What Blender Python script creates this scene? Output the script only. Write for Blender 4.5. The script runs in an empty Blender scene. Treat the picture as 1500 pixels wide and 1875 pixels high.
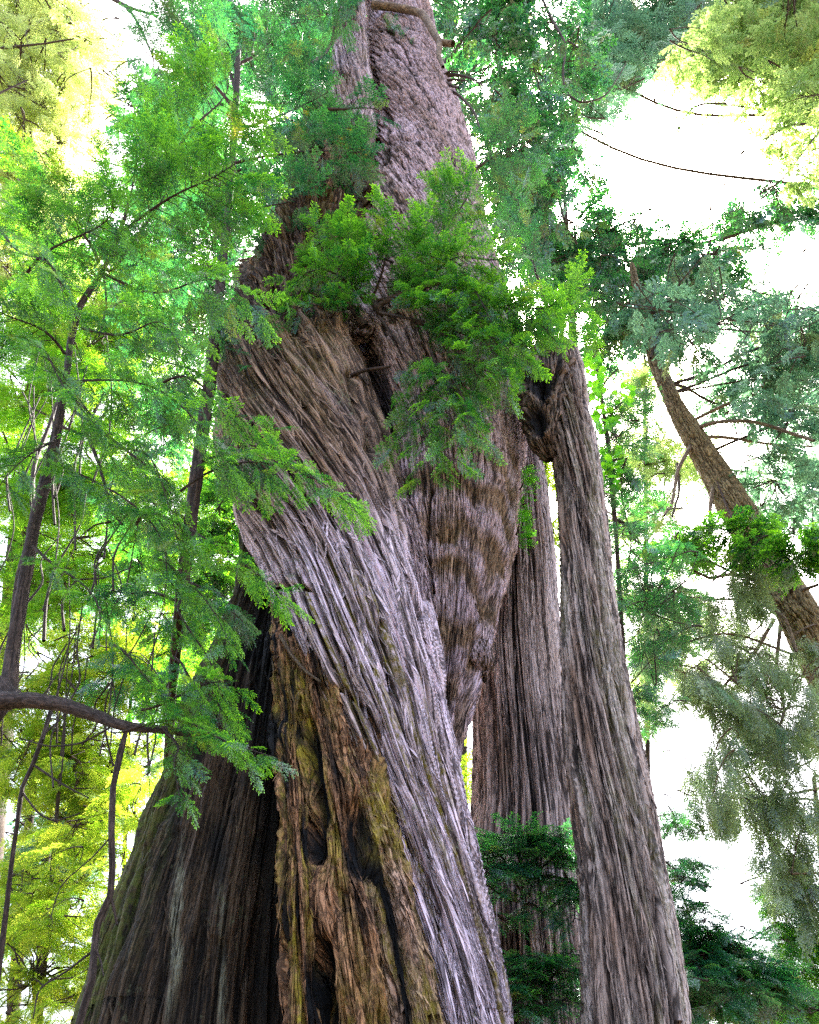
import bpy, math, numpy as np

# ------------------------------------------------------------ camera, sky, sun, exposure
S = bpy.context.scene
PITCH = math.radians(42.4); CZ = 1.6
cd = bpy.data.cameras.new('camera'); cam = bpy.data.objects.new('camera', cd)
S.collection.objects.link(cam); S.camera = cam
cam.location = (0, 0, CZ); cam.rotation_euler = (math.radians(90) + PITCH, 0, 0)
cd.sensor_fit = 'HORIZONTAL'; cd.sensor_width = 36; cd.lens = 36; cd.clip_start = .05; cd.clip_end = 3000
SUN_EL, SUN_AZ = math.radians(60.4), math.radians(21.3)      # azimuth from +Y towards +X
w = bpy.data.worlds.new('World'); S.world = w; w.use_nodes = True
nt = w.node_tree; nt.nodes.clear()
sky = nt.nodes.new('ShaderNodeTexSky'); sky.sky_type = 'NISHITA'; sky.sun_disc = False
sky.sun_elevation = SUN_EL; sky.sun_rotation = SUN_AZ
sky.air_density = 1.0; sky.dust_density = 7.0; sky.ozone_density = 1.5
bg = nt.nodes.new('ShaderNodeBackground'); bg.inputs[1].default_value = .15
wo = nt.nodes.new('ShaderNodeOutputWorld')
nt.links.new(sky.outputs[0], bg.inputs[0]); nt.links.new(bg.outputs[0], wo.inputs[0])
sd = bpy.data.lights.new('sun', 'SUN'); sd.energy = 5.0; sd.angle = math.radians(.53); sd.color = (1, .95, .86)
sun = bpy.data.objects.new('sun', sd); S.collection.objects.link(sun)
sun.rotation_euler = (math.radians(90) - SUN_EL, 0, math.radians(180) - SUN_AZ)
sun.location = (0, 0, 60)
S.view_settings.view_transform = 'Standard'; S.view_settings.look = 'None'
S.view_settings.gamma = 1; S.view_settings.exposure = 3.0
S.render.filter_size = 1.0; S.cycles.use_denoising = False; S.cycles.max_bounces = 6; S.cycles.diffuse_bounces = 4; S.cycles.transmission_bounces = 4
S.cycles.glossy_bounces = 2; S.cycles.sample_clamp_indirect = 6

# ------------------------------------------------------------ helpers
rng = np.random.default_rng(7)
F = 1500.0
cp, sp = math.cos(PITCH), math.sin(PITCH)
def P(px, py, Y):
    """point on the vertical plane at distance Y seen at photo pixel px, py; also its depth"""
    a = (np.asarray(px, float) - 750) / F; b = (937.5 - np.asarray(py, float)) / F
    dy = cp - b * sp; dz = sp + b * cp
    t = np.asarray(Y, float) / dy
    return np.stack(np.broadcast_arrays(a * t, dy * t, dz * t + CZ), -1), t
def proj(V):
    x, y, z = V[..., 0], V[..., 1], V[..., 2] - CZ
    f = y * cp + z * sp; u = -y * sp + z * cp
    f = np.maximum(f, .1)
    return 750 + F * x / f, 937.5 - F * u / f
def nrm(v): return v / np.maximum(np.linalg.norm(v, axis=-1, keepdims=True), 1e-9)
def sstep(a, b, x):
    t = np.clip((x - a) / (b - a), 0, 1); return t * t * (3 - 2 * t)
def hsh(i, j, k, s):
    h = (i * 73856093) ^ (j * 19349663) ^ (k * 83492791) ^ (s * 2654435 + 12345)
    h = (h ^ (h >> 13)) * 1274126177 & 0xffffffff
    h = (h ^ (h >> 16)) * 2246822519 & 0xffffffff
    return ((h ^ (h >> 15)) & 0xffffff) / 8388607.5 - 1
def vn(x, y, z, s=0):
    x, y, z = np.broadcast_arrays(x, y, z)
    xi, yi, zi = np.floor(x).astype(np.int64), np.floor(y).astype(np.int64), np.floor(z).astype(np.int64)
    fx, fy, fz = x - xi, y - yi, z - zi
    fx, fy, fz = [f * f * (3 - 2 * f) for f in (fx, fy, fz)]
    r = 0
    for dx in (0, 1):
        wx = fx if dx else 1 - fx
        for dy in (0, 1):
            wy = fy if dy else 1 - fy
            for dz in (0, 1):
                wz = fz if dz else 1 - fz
                r = r + hsh(xi + dx, yi + dy, zi + dz, s) * wx * wy * wz
    return r
def fbm(x, y, z, s=0, o=3):
    r = 0; a = 1; n = 0
    for i in range(o):
        r = r + a * vn(x * 2 ** i, y * 2 ** i, z * 2 ** i, s + i * 17); n += a; a *= .5
    return r / n

base = {}
def link(o, parent=None):
    S.collection.objects.link(o)
    if parent is not None: o.parent = parent
    return o
def thing(name, label, cat, loc, group=None):
    o = bpy.data.objects.new(name, None); o.location = tuple(map(float, loc)); link(o)
    o['label'] = label; o['category'] = cat
    if group: o['group'] = group
    base[o.name] = np.array(loc, float); o.empty_display_size = .3
    return o
def build(name, V, Q, mat, parent=None, attr=None, uv=None, smooth=True, label=None):
    V = np.asarray(V, np.float32)
    b = base.get(parent.name, np.zeros(3)) if parent is not None else np.zeros(3)
    me = bpy.data.meshes.new(name); Q = np.asarray(Q, np.int32); k = Q.shape[1]
    me.vertices.add(len(V)); me.vertices.foreach_set('co', (V - b.astype(np.float32)).ravel())
    me.loops.add(Q.size); me.loops.foreach_set('vertex_index', Q.ravel())
    me.polygons.add(len(Q)); me.polygons.foreach_set('loop_start', np.arange(0, Q.size, k, dtype=np.int32))
    me.polygons.foreach_set('use_smooth', np.full(len(Q), smooth))
    me.update(calc_edges=True)
    if attr is not None:
        a = me.attributes.new('mix', 'FLOAT_COLOR', 'POINT'); a.data.foreach_set('color', attr.astype(np.float32).ravel())
    if uv is not None:
        l = me.uv_layers.new(name='UVMap'); l.data.foreach_set('uv', uv[Q.ravel()].astype(np.float32).ravel())
    me.materials.append(mat)
    o = bpy.data.objects.new(name, me); link(o, parent); base[o.name] = b
    if label: o['label'] = label
    return o

# ------------------------------------------------------------ materials
class NT:
    def __init__(s, name):
        s.m = bpy.data.materials.new(name); s.m.use_nodes = True; s.t = s.m.node_tree; s.t.nodes.clear()
        s.out = s.t.nodes.new('ShaderNodeOutputMaterial')
    def n(s, ty, ins={}, **kw):
        d = s.t.nodes.new('ShaderNode' + ty)
        for k, v in kw.items(): setattr(d, k, v)
        for k, v in ins.items():
            if hasattr(v, 'is_output'): s.t.links.new(v, d.inputs[k])
            elif isinstance(v, tuple) and len(v) == 3 and d.inputs[k].type == 'RGBA': d.inputs[k].default_value = (*v, 1)
            else: d.inputs[k].default_value = v
        return d
    def math(s, op, a, b=0.0, c=0.0):
        return s.n('Math', {0: a, 1: b, 2: c}, operation=op).outputs[0]
    def mix(s, f, a, b):
        return s.n('Mix', {0: f, 6: a, 7: b}, data_type='RGBA').outputs[2]
    def mr(s, v, a, b, c=0., d=1.):
        return s.n('MapRange', {0: v, 1: a, 2: b, 3: c, 4: d}, interpolation_type='SMOOTHSTEP').outputs[0]
    def noise(s, vec, scale, detail=3, rough=.55, sc=(1, 1, 1)):
        v = s.n('Mapping', {0: vec, 3: sc}).outputs[0]
        return s.n('TexNoise', {'Vector': v, 'Scale': scale, 'Detail': detail, 'Roughness': rough}).outputs[0]

def bark_mat(name, furrow, plate, silver, lichen=(.30, .31, .2), lich=.62, bump=.02, fib=(70, 5), char=(.006, .005, .008), moss=(.13, .11, .01)):
    """mix attribute: R plate height, G silvery wood with painted sky glow, A moss or ochre"""
    g = NT(name)
    at = g.n('Attribute', attribute_name='mix'); sep = g.n('SeparateColor', {0: at.outputs[0]})
    R, G, B = sep.outputs; A = at.outputs[3]
    uv = g.n('TexCoord').outputs[2]; ob = g.n('TexCoord').outputs[3]
    f1 = g.noise(uv, 1, 5, .65, (fib[0], fib[1], 1)); f2 = g.noise(uv, 1, 4, .6, (fib[0] * .22, fib[1] * .3, 1))
    p = g.noise(ob, 1.3, 4, .6); q = g.noise(ob, 9, 5, .7)
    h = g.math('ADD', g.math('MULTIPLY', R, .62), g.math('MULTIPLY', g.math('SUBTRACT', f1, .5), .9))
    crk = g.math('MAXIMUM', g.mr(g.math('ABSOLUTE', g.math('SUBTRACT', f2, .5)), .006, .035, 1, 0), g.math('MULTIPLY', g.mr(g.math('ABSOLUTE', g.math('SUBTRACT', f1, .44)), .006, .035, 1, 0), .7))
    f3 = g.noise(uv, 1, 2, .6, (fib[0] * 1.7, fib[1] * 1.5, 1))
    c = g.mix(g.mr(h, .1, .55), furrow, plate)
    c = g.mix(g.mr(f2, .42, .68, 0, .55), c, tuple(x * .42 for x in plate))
    sl = g.math('MULTIPLY', G, g.mr(g.math('ADD', h, g.math('MULTIPLY', f2, .5)), .3, .85))
    c = g.mix(sl, c, silver)
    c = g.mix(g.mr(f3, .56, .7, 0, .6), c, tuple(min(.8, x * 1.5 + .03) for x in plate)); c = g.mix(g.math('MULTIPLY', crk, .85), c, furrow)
    c = g.mix(g.mr(g.math('MULTIPLY', q, g.math('ADD', p, .5)), lich, lich + .12, 0, .7), c, lichen)
    c = g.mix(g.math('MULTIPLY', A, g.mr(g.math('ADD', q, g.math('MULTIPLY', f1, .4)), .5, .85)), c, moss)
    c = g.mix(g.math('MULTIPLY', B, g.mr(g.math('ADD', f2, B), .75, 1.2)), c, char)
    hh = g.math('SUBTRACT', g.math('ADD', f1, g.math('MULTIPLY', g.noise(uv, 1, 3, .7, (fib[0] * 2.5, fib[1] * 3, 1)), .5)), g.math('MULTIPLY', crk, .5))
    bp = g.n('Bump', {'Strength': 1.0, 'Distance': bump, 'Height': hh}).outputs[0]
    b = g.n('BsdfPrincipled', {'Base Color': c, 'Roughness': .8, 'Normal': bp, 'Specular IOR Level': .3})
    g.t.links.new(b.outputs[0], g.out.inputs[0]); return g.m

def leaf_mat(name, dark, mid, tip, tdark, ttip, gloss=.12):
    """mix attribute: R new growth, G per spray shade, B yellowing"""
    g = NT(name)
    at = g.n('Attribute', attribute_name='mix'); sep = g.n('SeparateColor', {0: at.outputs[0]})
    R, G, B = sep.outputs; R = g.math('POWER', R, 1.8)
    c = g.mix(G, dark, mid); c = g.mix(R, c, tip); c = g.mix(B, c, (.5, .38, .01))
    t = g.mix(G, tdark, tuple((a + b) / 2 for a, b in zip(tdark, ttip))); t = g.mix(R, t, ttip); t = g.mix(B, t, (.6, .45, .02))
    d = g.n('BsdfDiffuse', {0: c}).outputs[0]; tr = g.n('BsdfTranslucent', {0: t}).outputs[0]
    m1 = g.n('MixShader', {0: .58, 1: d, 2: tr}).outputs[0]
    gl = g.n('BsdfGlossy', {0: (.8, .92, .9), 'Roughness': .32}).outputs[0]
    m2 = g.n('MixShader', {0: gloss, 1: m1, 2: gl}).outputs[0]
    g.t.links.new(m2, g.out.inputs[0]); return g.m

M_wood = bark_mat('silver_bark', (.018, .009, .006), (.38, .235, .14), (.86, .68, .77), bump=.016, fib=(62, 1.7), moss=(.2, .15, .012))  # silvery wood; the mauve of skylight highlights is put into its colour
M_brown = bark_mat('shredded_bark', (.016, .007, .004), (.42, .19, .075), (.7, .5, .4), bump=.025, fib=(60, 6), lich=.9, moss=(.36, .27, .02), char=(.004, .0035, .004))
M_dark = bark_mat('shaded_base_bark', (.005, .003, .002), (.09, .055, .03), (.3, .31, .22), lichen=(.12, .13, .07), lich=.62, bump=.015, fib=(30, 1.6), moss=(.09, .12, .008), char=(.006, .005, .004))  # dark bark colour carries the shade of the recessed base
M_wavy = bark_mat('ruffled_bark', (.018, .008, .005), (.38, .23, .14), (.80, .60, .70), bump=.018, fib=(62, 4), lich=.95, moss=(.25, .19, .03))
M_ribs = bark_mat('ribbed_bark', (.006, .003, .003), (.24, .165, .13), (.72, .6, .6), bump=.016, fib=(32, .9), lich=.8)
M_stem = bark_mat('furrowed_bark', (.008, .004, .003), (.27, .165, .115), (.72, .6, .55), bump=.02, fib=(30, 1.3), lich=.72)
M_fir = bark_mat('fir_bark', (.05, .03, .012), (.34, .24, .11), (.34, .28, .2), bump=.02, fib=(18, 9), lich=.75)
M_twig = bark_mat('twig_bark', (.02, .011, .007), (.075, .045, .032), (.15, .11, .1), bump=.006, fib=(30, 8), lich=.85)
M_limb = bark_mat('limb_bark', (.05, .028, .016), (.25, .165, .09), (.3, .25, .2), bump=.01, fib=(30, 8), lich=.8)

L_near = leaf_mat('redwood_needles', (.004, .05, .02), (.016, .16, .018), (.16, .52, .01), (.004, .15, .02), (.46, .98, .015), .08)  # darkest green paints the depth of shade inside the boughs
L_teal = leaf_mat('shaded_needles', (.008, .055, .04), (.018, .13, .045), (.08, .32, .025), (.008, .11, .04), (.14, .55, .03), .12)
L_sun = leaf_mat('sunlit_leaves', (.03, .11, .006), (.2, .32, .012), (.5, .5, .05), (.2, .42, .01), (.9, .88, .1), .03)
L_gold = leaf_mat('pale_gold_leaves', (.16, .23, .06), (.32, .38, .12), (.55, .58, .25), (.5, .62, .12), (.9, .92, .4), .03)  # pale leaf colour stands in for haze over the far crown
L_pale = leaf_mat('pale_needles', (.07, .14, .05), (.16, .24, .08), (.36, .44, .14), (.25, .42, .08), (.7, .82, .25), .05)
L_fir = leaf_mat('fir_needles', (.035, .085, .055), (.10, .21, .13), (.22, .38, .15), (.08, .24, .12), (.35, .62, .28), .07)
L_lime = leaf_mat('lime_leaves', (.025, .11, .006), (.11, .28, .01), (.34, .5, .03), (.15, .48, .01), (.7, .9, .06), .04)
L_broad = leaf_mat('broad_leaves', (.02, .16, .01), (.06, .28, .01), (.18, .46, .01), (.1, .5, .01), (.36, .8, .02), .06)

# ------------------------------------------------------------ tubes
def smooth1(a, k):
    if k < 2: return a
    pad = np.concatenate([np.full(k, a[0]), a, np.full(k, a[-1])])
    ker = np.hanning(2 * k + 1); ker /= ker.sum()
    return np.convolve(pad, ker, 'same')[k:-k]
def spine(rows, n, ground=True, soft=.03):
    """rows from the top down: py, left, right, Y -> centres, radii, arc length (bottom first)"""
    r = np.array(rows, float); py = np.linspace(r[-1, 0], r[0, 0], n)
    ip = lambda c: smooth1(np.interp(py, r[:, 0], r[:, c]), int(n * soft))
    l, rr, Y = ip(1), ip(2), ip(3)
    C, t = P((l + rr) / 2, py, Y); R = (rr - l) / 2 / F * t
    if ground and C[0, 2] > -.3:
        d = nrm(C[0] - C[max(3, n // 40)]); h = C[0, 2] + .3; k = 24
        st = np.linspace(h, h / k, k) / abs(d[2]) if d[2] < -.2 else np.linspace(h, h / k, k)
        if d[2] > -.2: d = np.array([0, 0, -1.])
        C = np.concatenate([C[0] + d * st[:, None], C]); g = st / max(h, .1)
        R = np.concatenate([R[0] * (1 + .35 * g ** 1.5), R])
    s = np.concatenate([[0], np.cumsum(np.linalg.norm(np.diff(C, axis=0), axis=1))])
    return C, R, s
def grid_quads(n, m, off=0):
    i = np.arange(n - 1)[:, None] * m; j = np.arange(m)[None]; j2 = (j + 1) % m
    return np.stack([i + j, i + j2, i + m + j2, i + m + j], -1).reshape(-1, 4) + off
def tube(name, rows, nT, nS, mat, parent, disp, twist=0., uvr=None, ground=True, strips=0, soft=.03, slen=(.15, .6), swid=(.008, .03),
         lift=.05, zones=None, cap=True, label=None, front=1.5, seed=1, capk=.02):
    C, R, s = spine(rows, nS, ground, soft); n = len(C)
    T = nrm(np.gradient(C, axis=0)); X = np.array([1., 0, 0])
    e1 = nrm(X - T * (T @ X)[:, None]); e2 = np.cross(T, e1)
    e2 *= np.sign(e2[:, 1:2] + 1e-9)
    ph = np.linspace(-math.pi, math.pi, nT, endpoint=False); th = ph - .62 * np.sin(ph)
    TH, SS = np.meshgrid(th, s); RR = np.broadcast_to(R[:, None], TH.shape)
    A = TH + (np.interp(SS, s, twist(s)) if callable(twist) else twist * SS)
    rad = np.sin(TH)[..., None] * e1[:, None] - np.cos(TH)[..., None] * e2[:, None]
    V0 = C[:, None] + rad * RR[..., None]
    px, py = proj(V0)
    d, h, silver, char, moss = disp(A, SS, RR, px, py, TH)
    if cap:
        f = np.ones(n); k = max(3, int(n * capk)); f[-k:] = np.sqrt(np.clip(1 - np.linspace(0, 1, k) ** 2, .0004, 1)); fr = f[:, None]
    else: fr = 1
    V = C[:, None] + rad * ((RR + d) * fr)[..., None]
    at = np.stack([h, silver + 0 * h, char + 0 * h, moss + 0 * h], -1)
    ur = uvr or float(R[:max(2, n)].mean()); uv = np.stack([A * ur, SS], -1)
    Vl, Ql, al, ul = [V.reshape(-1, 3)], [grid_quads(n, nT)], [at.reshape(-1, 4)], [uv.reshape(-1, 2)]
    if strips:
        r2 = np.random.default_rng(seed); K = 6
        # bottom of the tube is nearer: spread evenly over the ring rows
        i0 = r2.uniform(26 if ground else 2, n * .985, strips); th0 = r2.normal(0, front / 1.8, strips).clip(-2.6, 2.6)
        L = r2.uniform(*slen, strips); W = r2.uniform(*swid, strips); lf = r2.uniform(.15, 1, strips) ** 2 * lift
        s0 = np.interp(i0, np.arange(n), s); q = np.linspace(0, 1, K)
        sq = s0[:, None] + (q - .0)[None] * L[:, None] * r2.choice([-1, 1], strips, p=[.8, .2])[:, None]
        tw = (lambda z: np.interp(z, s, twist(s))) if callable(twist) else (lambda z: twist * z)
        tq = th0[:, None] - (tw(sq) - tw(s0)[:, None]) + r2.normal(0, .08, strips)[:, None] * q * L[:, None] * 2
        ii = np.interp(sq, s, np.arange(n)); jj = np.interp(tq, th, np.arange(nT))
        a, b = ii.round().astype(int).clip(0, n - 1), jj.round().astype(int).clip(0, nT - 1)
        pos = V[a, b]; N = rad[a, b]
        pos = (pos + np.roll(pos, 1, 1) + np.roll(pos, -1, 1)) / 3
        pos[:, 0] = V[a[:, 0], b[:, 0]]; pos[:, -1] = V[a[:, -1], b[:, -1]]
        pos = pos + N * (.004 + lf[:, None] * q ** 1.6)[..., None]
        tg = nrm(np.gradient(pos, axis=1)); sd_ = nrm(np.cross(tg, N))
        sd_ = nrm(sd_ + N * r2.normal(0, .5, strips)[:, None, None])
        wd = W[:, None] * np.array([.5, 1, 1, .9, .6, .08])[None] * .5
        Va = pos - sd_ * wd[..., None]; Vb = pos + sd_ * wd[..., None]
        SV = np.stack([Va, Vb], 2).reshape(-1, 3)                     # strip, k, side
        o0 = sum(map(len, Vl)); idx = (np.arange(strips)[:, None] * K + np.arange(K - 1)[None]) * 2
        Ql.append(np.stack([idx, idx + 1, idx + 3, idx + 2], -1).reshape(-1, 4) + o0)
        aa = at[a, b].copy(); aa[..., 0] = np.clip(aa[..., 0] * .3 + r2.uniform(.4, 1, strips)[:, None], 0, 1)
        al.append(np.repeat(aa[:, :, None], 2, 2).reshape(-1, 4))
        u = uv[a, b]; u2 = np.stack([u - [.0, 0], u + [.02, 0]], 2); ul.append(u2.reshape(-1, 2)); Vl.append(SV)
    return build(name, np.concatenate(Vl), np.concatenate(Ql), mat, parent, np.concatenate(al), np.concatenate(ul), label=label)

def ridged(A, s, k, f, seed, warp=.5):
    x, y = np.cos(A), np.sin(A)
    w_ = warp * vn(x * k * .22, y * k * .22, s * f * .8, seed + 5)
    n1 = vn(x * k + w_, y * k - w_, s * f, seed)
    return 1 - np.clip(np.abs(n1) * 2.2, 0, 1)         # 1 on crests of veins
def furrows(A, s, k, f, seed, warp=.6):
    """wide plates parted by narrow grooves: 1 on the plate, 0 in the groove"""
    x, y = np.cos(A), np.sin(A)
    w_ = warp * vn(x * k * .3, y * k * .3, s * f * 1.3, seed + 5)
    n1 = vn(x * k + w_, y * k - w_, s * f, seed)
    return sstep(.02, .34, np.abs(n1))
def plates(A, s, k, f, seed):
    """flat layered flakes with blunt ends"""
    x, y = np.cos(A), np.sin(A)
    return (sstep(-.06, .06, vn(x * k, y * k, s * f, seed)) + sstep(.22, .32, vn(x * k * 1.6, y * k * 1.6, s * f * 1.5, seed + 3)) - sstep(.1, .2, -vn(x * k * 1.3, y * k * 1.3, s * f * .8, seed + 6))) / 2
def ps(cx, cy, rx, ry, px, py, n=0):
    """a soft patch round a spot of the surface"""
    return np.clip(1.3 - np.hypot((px - cx) / rx, (py - cy) / ry) + n, 0, 1)

def line(px, py, pts, w):
    """1 on a crease drawn through pts, fading over w"""
    p = np.array(pts, float); d = np.full(px.shape, 1e9)
    for a, b in zip(p[:-1], p[1:]):
        v = b - a; t = np.clip(((px - a[0]) * v[0] + (py - a[1]) * v[1]) / (v @ v), 0, 1)
        d = np.minimum(d, np.hypot(px - a[0] - t * v[0], py - a[1] - t * v[1]))
    return np.exp(-(d / w) ** 2)

# ------------------------------------------------------------ leaf sprays
def make_spray(seed, nt_=13, nl=12, ll=.085, lw=.036, prof=.36, flat=.02):
    """unit spray along +X in the XY plane: side twigs with needles either side"""
    r = np.random.default_rng(seed); V = []; tip = []; st = []
    def needle(p, d, l, w_, tp):
        n_ = np.array([-d[1], d[0], 0]); z = np.array([0, 0, r.normal(0, l * .22)])
        V.extend([p, p + d * l * .5 + n_ * w_ * .5 + z * .4, p + d * l + z, p + d * l * .5 - n_ * w_ * .5 + z * .4]); tip.extend([tp] * 4)
    def twig(p0, ang, L, n, w0, tb):
        d = np.array([math.cos(ang), math.sin(ang), 0]); bend = r.normal(0, .5)
        for k in range(n):
            q = (k + .4) / n; a2 = ang + bend * q * .5
            p = p0 + d * L * q + np.array([0, 0, -flat * q * q * 3 + r.normal(0, .004)])
            p[:2] += np.array([-d[1], d[0]]) * bend * .12 * L * q * q
            sgn = 1 if k % 2 else -1
            for sg in (sgn,) if n > 6 else (1, -1):
                a3 = a2 + sg * r.uniform(.65, 1.1); tp = tb * sstep(.35, .9, q)
                needle(p, np.array([math.cos(a3), math.sin(a3), 0]), ll * r.uniform(.7, 1.15) * (1 - .35 * q), lw * r.uniform(.8, 1.2), tp)
        needle(p0 + d * L + np.array([0, 0, -flat * 3]), np.array([math.cos(a2), math.sin(a2), 0]), ll, lw * 1.1, tb)
        # the twig itself
        n_ = np.array([-d[1], d[0], 0]) * w0; e = p0 + d * L + np.array([-d[1], d[0], 0]) * bend * .12 * L
        st.extend([p0 - n_, p0 + n_, e + n_ * .3, e - n_ * .3])
    for k in range(nt_):
        q = .05 + .9 * (k + r.uniform(-.2, .2)) / nt_
        L = prof * (1 - .55 * q) * (.45 + .55 * min(1, q * 4)) * r.uniform(.65, 1.15)
        sg = 1 if k % 2 else -1
        twig(np.array([q, 0, -flat * q]), sg * r.uniform(.6, .95), L, max(4, int(nl * L / prof * 1.1)), .002, .55 + .45 * q)
    twig(np.array([.0, 0, 0.]), r.normal(0, .05), 1.0, int(nl * 1.5), .004, 1.)
    V = np.array(V); st = np.array(st)
    V = np.concatenate([V, st]); tp = np.concatenate([np.array(tip), np.full(len(st), -1.)])
    return V, tp
NEAR = [make_spray(i) for i in range(6)]
FINE = [make_spray(20 + i, 11, 9, .1, .045, .44) for i in range(5)]
COARSE = [make_spray(40 + i, 8, 6, .14, .085, .44, .04) for i in range(5)]
HANG = [make_spray(60 + i, 13, 7, .09, .042, .24, .06) for i in range(5)]

# open places among the crowns
GAPS = [(1225, 305, 185, 95), (1330, 290, 100, 80), (1460, 480, 80, 75), (1040, 398, 20, 20), (1300, 1600, 56, 95), (1385, 1770, 36, 60), (640, 125, 36, 62), (755, 190, 62, 140), (515, 455, 40, 70), (460, 700, 40, 40)]
class Fol:
    def __init__(s, protos): s.p = protos; s.a = []
    def add(s, O, X, Z, L, tip=0., yel=0.):
        x, y = proj(np.asarray(O)[None] + np.asarray(X) / max(1e-6, np.linalg.norm(X)) * L * .5)
        for cx, cy, rx, ry in GAPS:
            if ((x[0] - cx) / rx) ** 2 + ((y[0] - cy) / ry) ** 2 < rng.uniform(.35, 1.15): return
        q = rng.random(); yel = .35 * rng.random() if q < .06 else yel
        s.a.append((O, X, Z, L, tip, yel))
    def build(s, name, mat, parent, r):
        if not s.a: return
        O = np.array([a[0] for a in s.a]); X = nrm(np.array([a[1] for a in s.a])); Z = np.array([a[2] for a in s.a])
        Z = nrm(Z - X * (X * Z).sum(1)[:, None]); Y = np.cross(Z, X); L = np.array([a[3] for a in s.a])
        tip = np.array([a[4] for a in s.a]); yel = np.array([a[5] for a in s.a]); shade = r.uniform(0, 1, len(O))
        which = r.integers(0, len(s.p), len(O)); Vs = []; At = []
        for k, (V, tp) in enumerate(s.p):
            m = which == k
            if not m.any(): continue
            o, x, y, z, l = O[m], X[m], Y[m], Z[m], L[m]
            W = o[:, None] + l[:, None, None] * (V[None, :, :1] * x[:, None] + V[None, :, 1:2] * y[:, None] + V[None, :, 2:] * z[:, None])
            Vs.append(W.reshape(-1, 3)); a = np.zeros((m.sum(), len(V), 4)); stem = tp < 0
            a[..., 0] = np.clip(tp, 0, 1)[None] * tip[m][:, None]
            leafr = np.repeat(r.uniform(-.45, .45, (m.sum(), len(V) // 4)), 4, 1)
            a[..., 1] = np.clip(shade[m][:, None] + leafr, 0, 1); a[..., 2] = yel[m][:, None]; a[..., 3] = 1
            a[:, stem, 0] = 0; a[:, stem, 1] = 0
            At.append(a.reshape(-1, 4))
        V = np.concatenate(Vs); Q = np.arange(len(V)).reshape(-1, 4)
        return build(name, V, Q, mat, parent, np.concatenate(At), None, smooth=False)

class Wood:
    """thin tapering limbs gathered into one mesh"""
    def __init__(s): s.V = []; s.Q = []; s.U = []; s.n = 0
    def limb(s, pts, r0, r1, m=5, wob=0.):
        pts = np.array(pts); n = len(pts); T = nrm(np.gradient(pts, axis=0))
        up = np.array([.13, .31, .94]); a = nrm(np.cross(T, up)); b = np.cross(T, a)
        R = r0 + (r1 - r0) * np.linspace(0, 1, n) ** .8
        th = np.arange(m) / m * 2 * math.pi
        V = pts[:, None] + R[:, None, None] * (np.cos(th)[None, :, None] * a[:, None] + np.sin(th)[None, :, None] * b[:, None])
        if wob: V = V + wob * R[:, None, None] * rng.normal(0, 1, V.shape)
        s.V.append(V.reshape(-1, 3)); s.Q.append(grid_quads(n, m, s.n)); s.n += n * m
        L = np.concatenate([[0], np.cumsum(np.linalg.norm(np.diff(pts, axis=0), axis=1))])
        s.U.append(np.stack(np.broadcast_arrays(th[None] * .1, L[:, None]), -1).reshape(-1, 2))
    def build(s, name, mat, parent, label=None):
        if not s.n: return None
        V = np.concatenate(s.V); at = np.zeros((len(V), 4)); at[:, 0] = rng.uniform(.3, 1, len(V)); at[:, 1] = .3
        return build(name, V, np.concatenate(s.Q), mat, parent, at, np.concatenate(s.U), label=label)

def bez(p0, p1, sag, n, r, wob=.04):
    q = np.linspace(0, 1, n)[:, None]; L = np.linalg.norm(p1 - p0)
    pts = p0 * (1 - q) + p1 * q; pts[:, 2] += (4 * q * (1 - q))[:, 0] * sag * L
    w1, w2 = r.normal(0, wob * L, 3), r.normal(0, wob * L, 3)
    return pts + np.sin(q * math.pi) * w1 + np.sin(q * 2 * math.pi) * w2 * .6
def frond(fol, wood, p0, p1, W, spr, r, sag=.08, n2=14, droop=.3, tip=1., r0=.02, keep=1., q0=.12, face=.35, yel=0., roll=0.):
    """a flattened bough: main axis p0-p1, side twigs up to W long, each set with sprays of length spr"""
    pts = bez(p0, p1, sag, 14, r); L = np.linalg.norm(p1 - p0)
    wood.limb(pts, r0, r0 * .2)
    ax = nrm(p1 - p0); up = np.array([0, 0, 1.]); side = nrm(np.cross(ax, up) + 1e-6)
    side = nrm(side * math.cos(roll) + np.cross(side, ax) * math.sin(roll))
    for k in range(n2):
        q = q0 + (1 - q0) * (k + r.uniform(0, .9)) / n2
        o = np.array([np.interp(q, np.linspace(0, 1, 14), pts[:, j]) for j in range(3)])
        sg = 1 if k % 2 else -1
        d = nrm(side * sg * r.uniform(.7, 1.1) + ax * r.uniform(.35, .9) - up * droop * r.uniform(.3, 1.3) + r.normal(0, .12, 3))
        Ls = W * (1 - .6 * q) * min(1, .45 + q * 2) * r.uniform(.6, 1.2)
        e = o + d * Ls; m = bez(o, e, .06 - droop * .12, 6, r, .03); wood.limb(m, r0 * .3, r0 * .08, 3)
        ns = max(3, int(Ls / spr * 3.8))
        for j in range(ns):
            if r.random() > keep: continue
            t_ = (j + 1) / ns; po = m[0] + (m[-1] - m[0]) * t_ + np.array([0, 0, .0])
            po = np.array([np.interp(t_, np.linspace(0, 1, 6), m[:, c]) for c in range(3)])
            sd2 = np.cross(d, up); s2 = 1 if j % 2 else -1
            a = d * .9 + (sd2 * s2 * r.uniform(.4, .9) if j < ns - 1 else 0) - up * droop * r.uniform(.2, 1.2) + r.normal(0, .14, 3)
            z = up + r.normal(0, face, 3)
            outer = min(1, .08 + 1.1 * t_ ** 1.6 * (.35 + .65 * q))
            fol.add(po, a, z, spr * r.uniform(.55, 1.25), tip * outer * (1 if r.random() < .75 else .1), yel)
def px2m(p): return np.linalg.norm(p - np.array([0, 0, CZ])) / F

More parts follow.
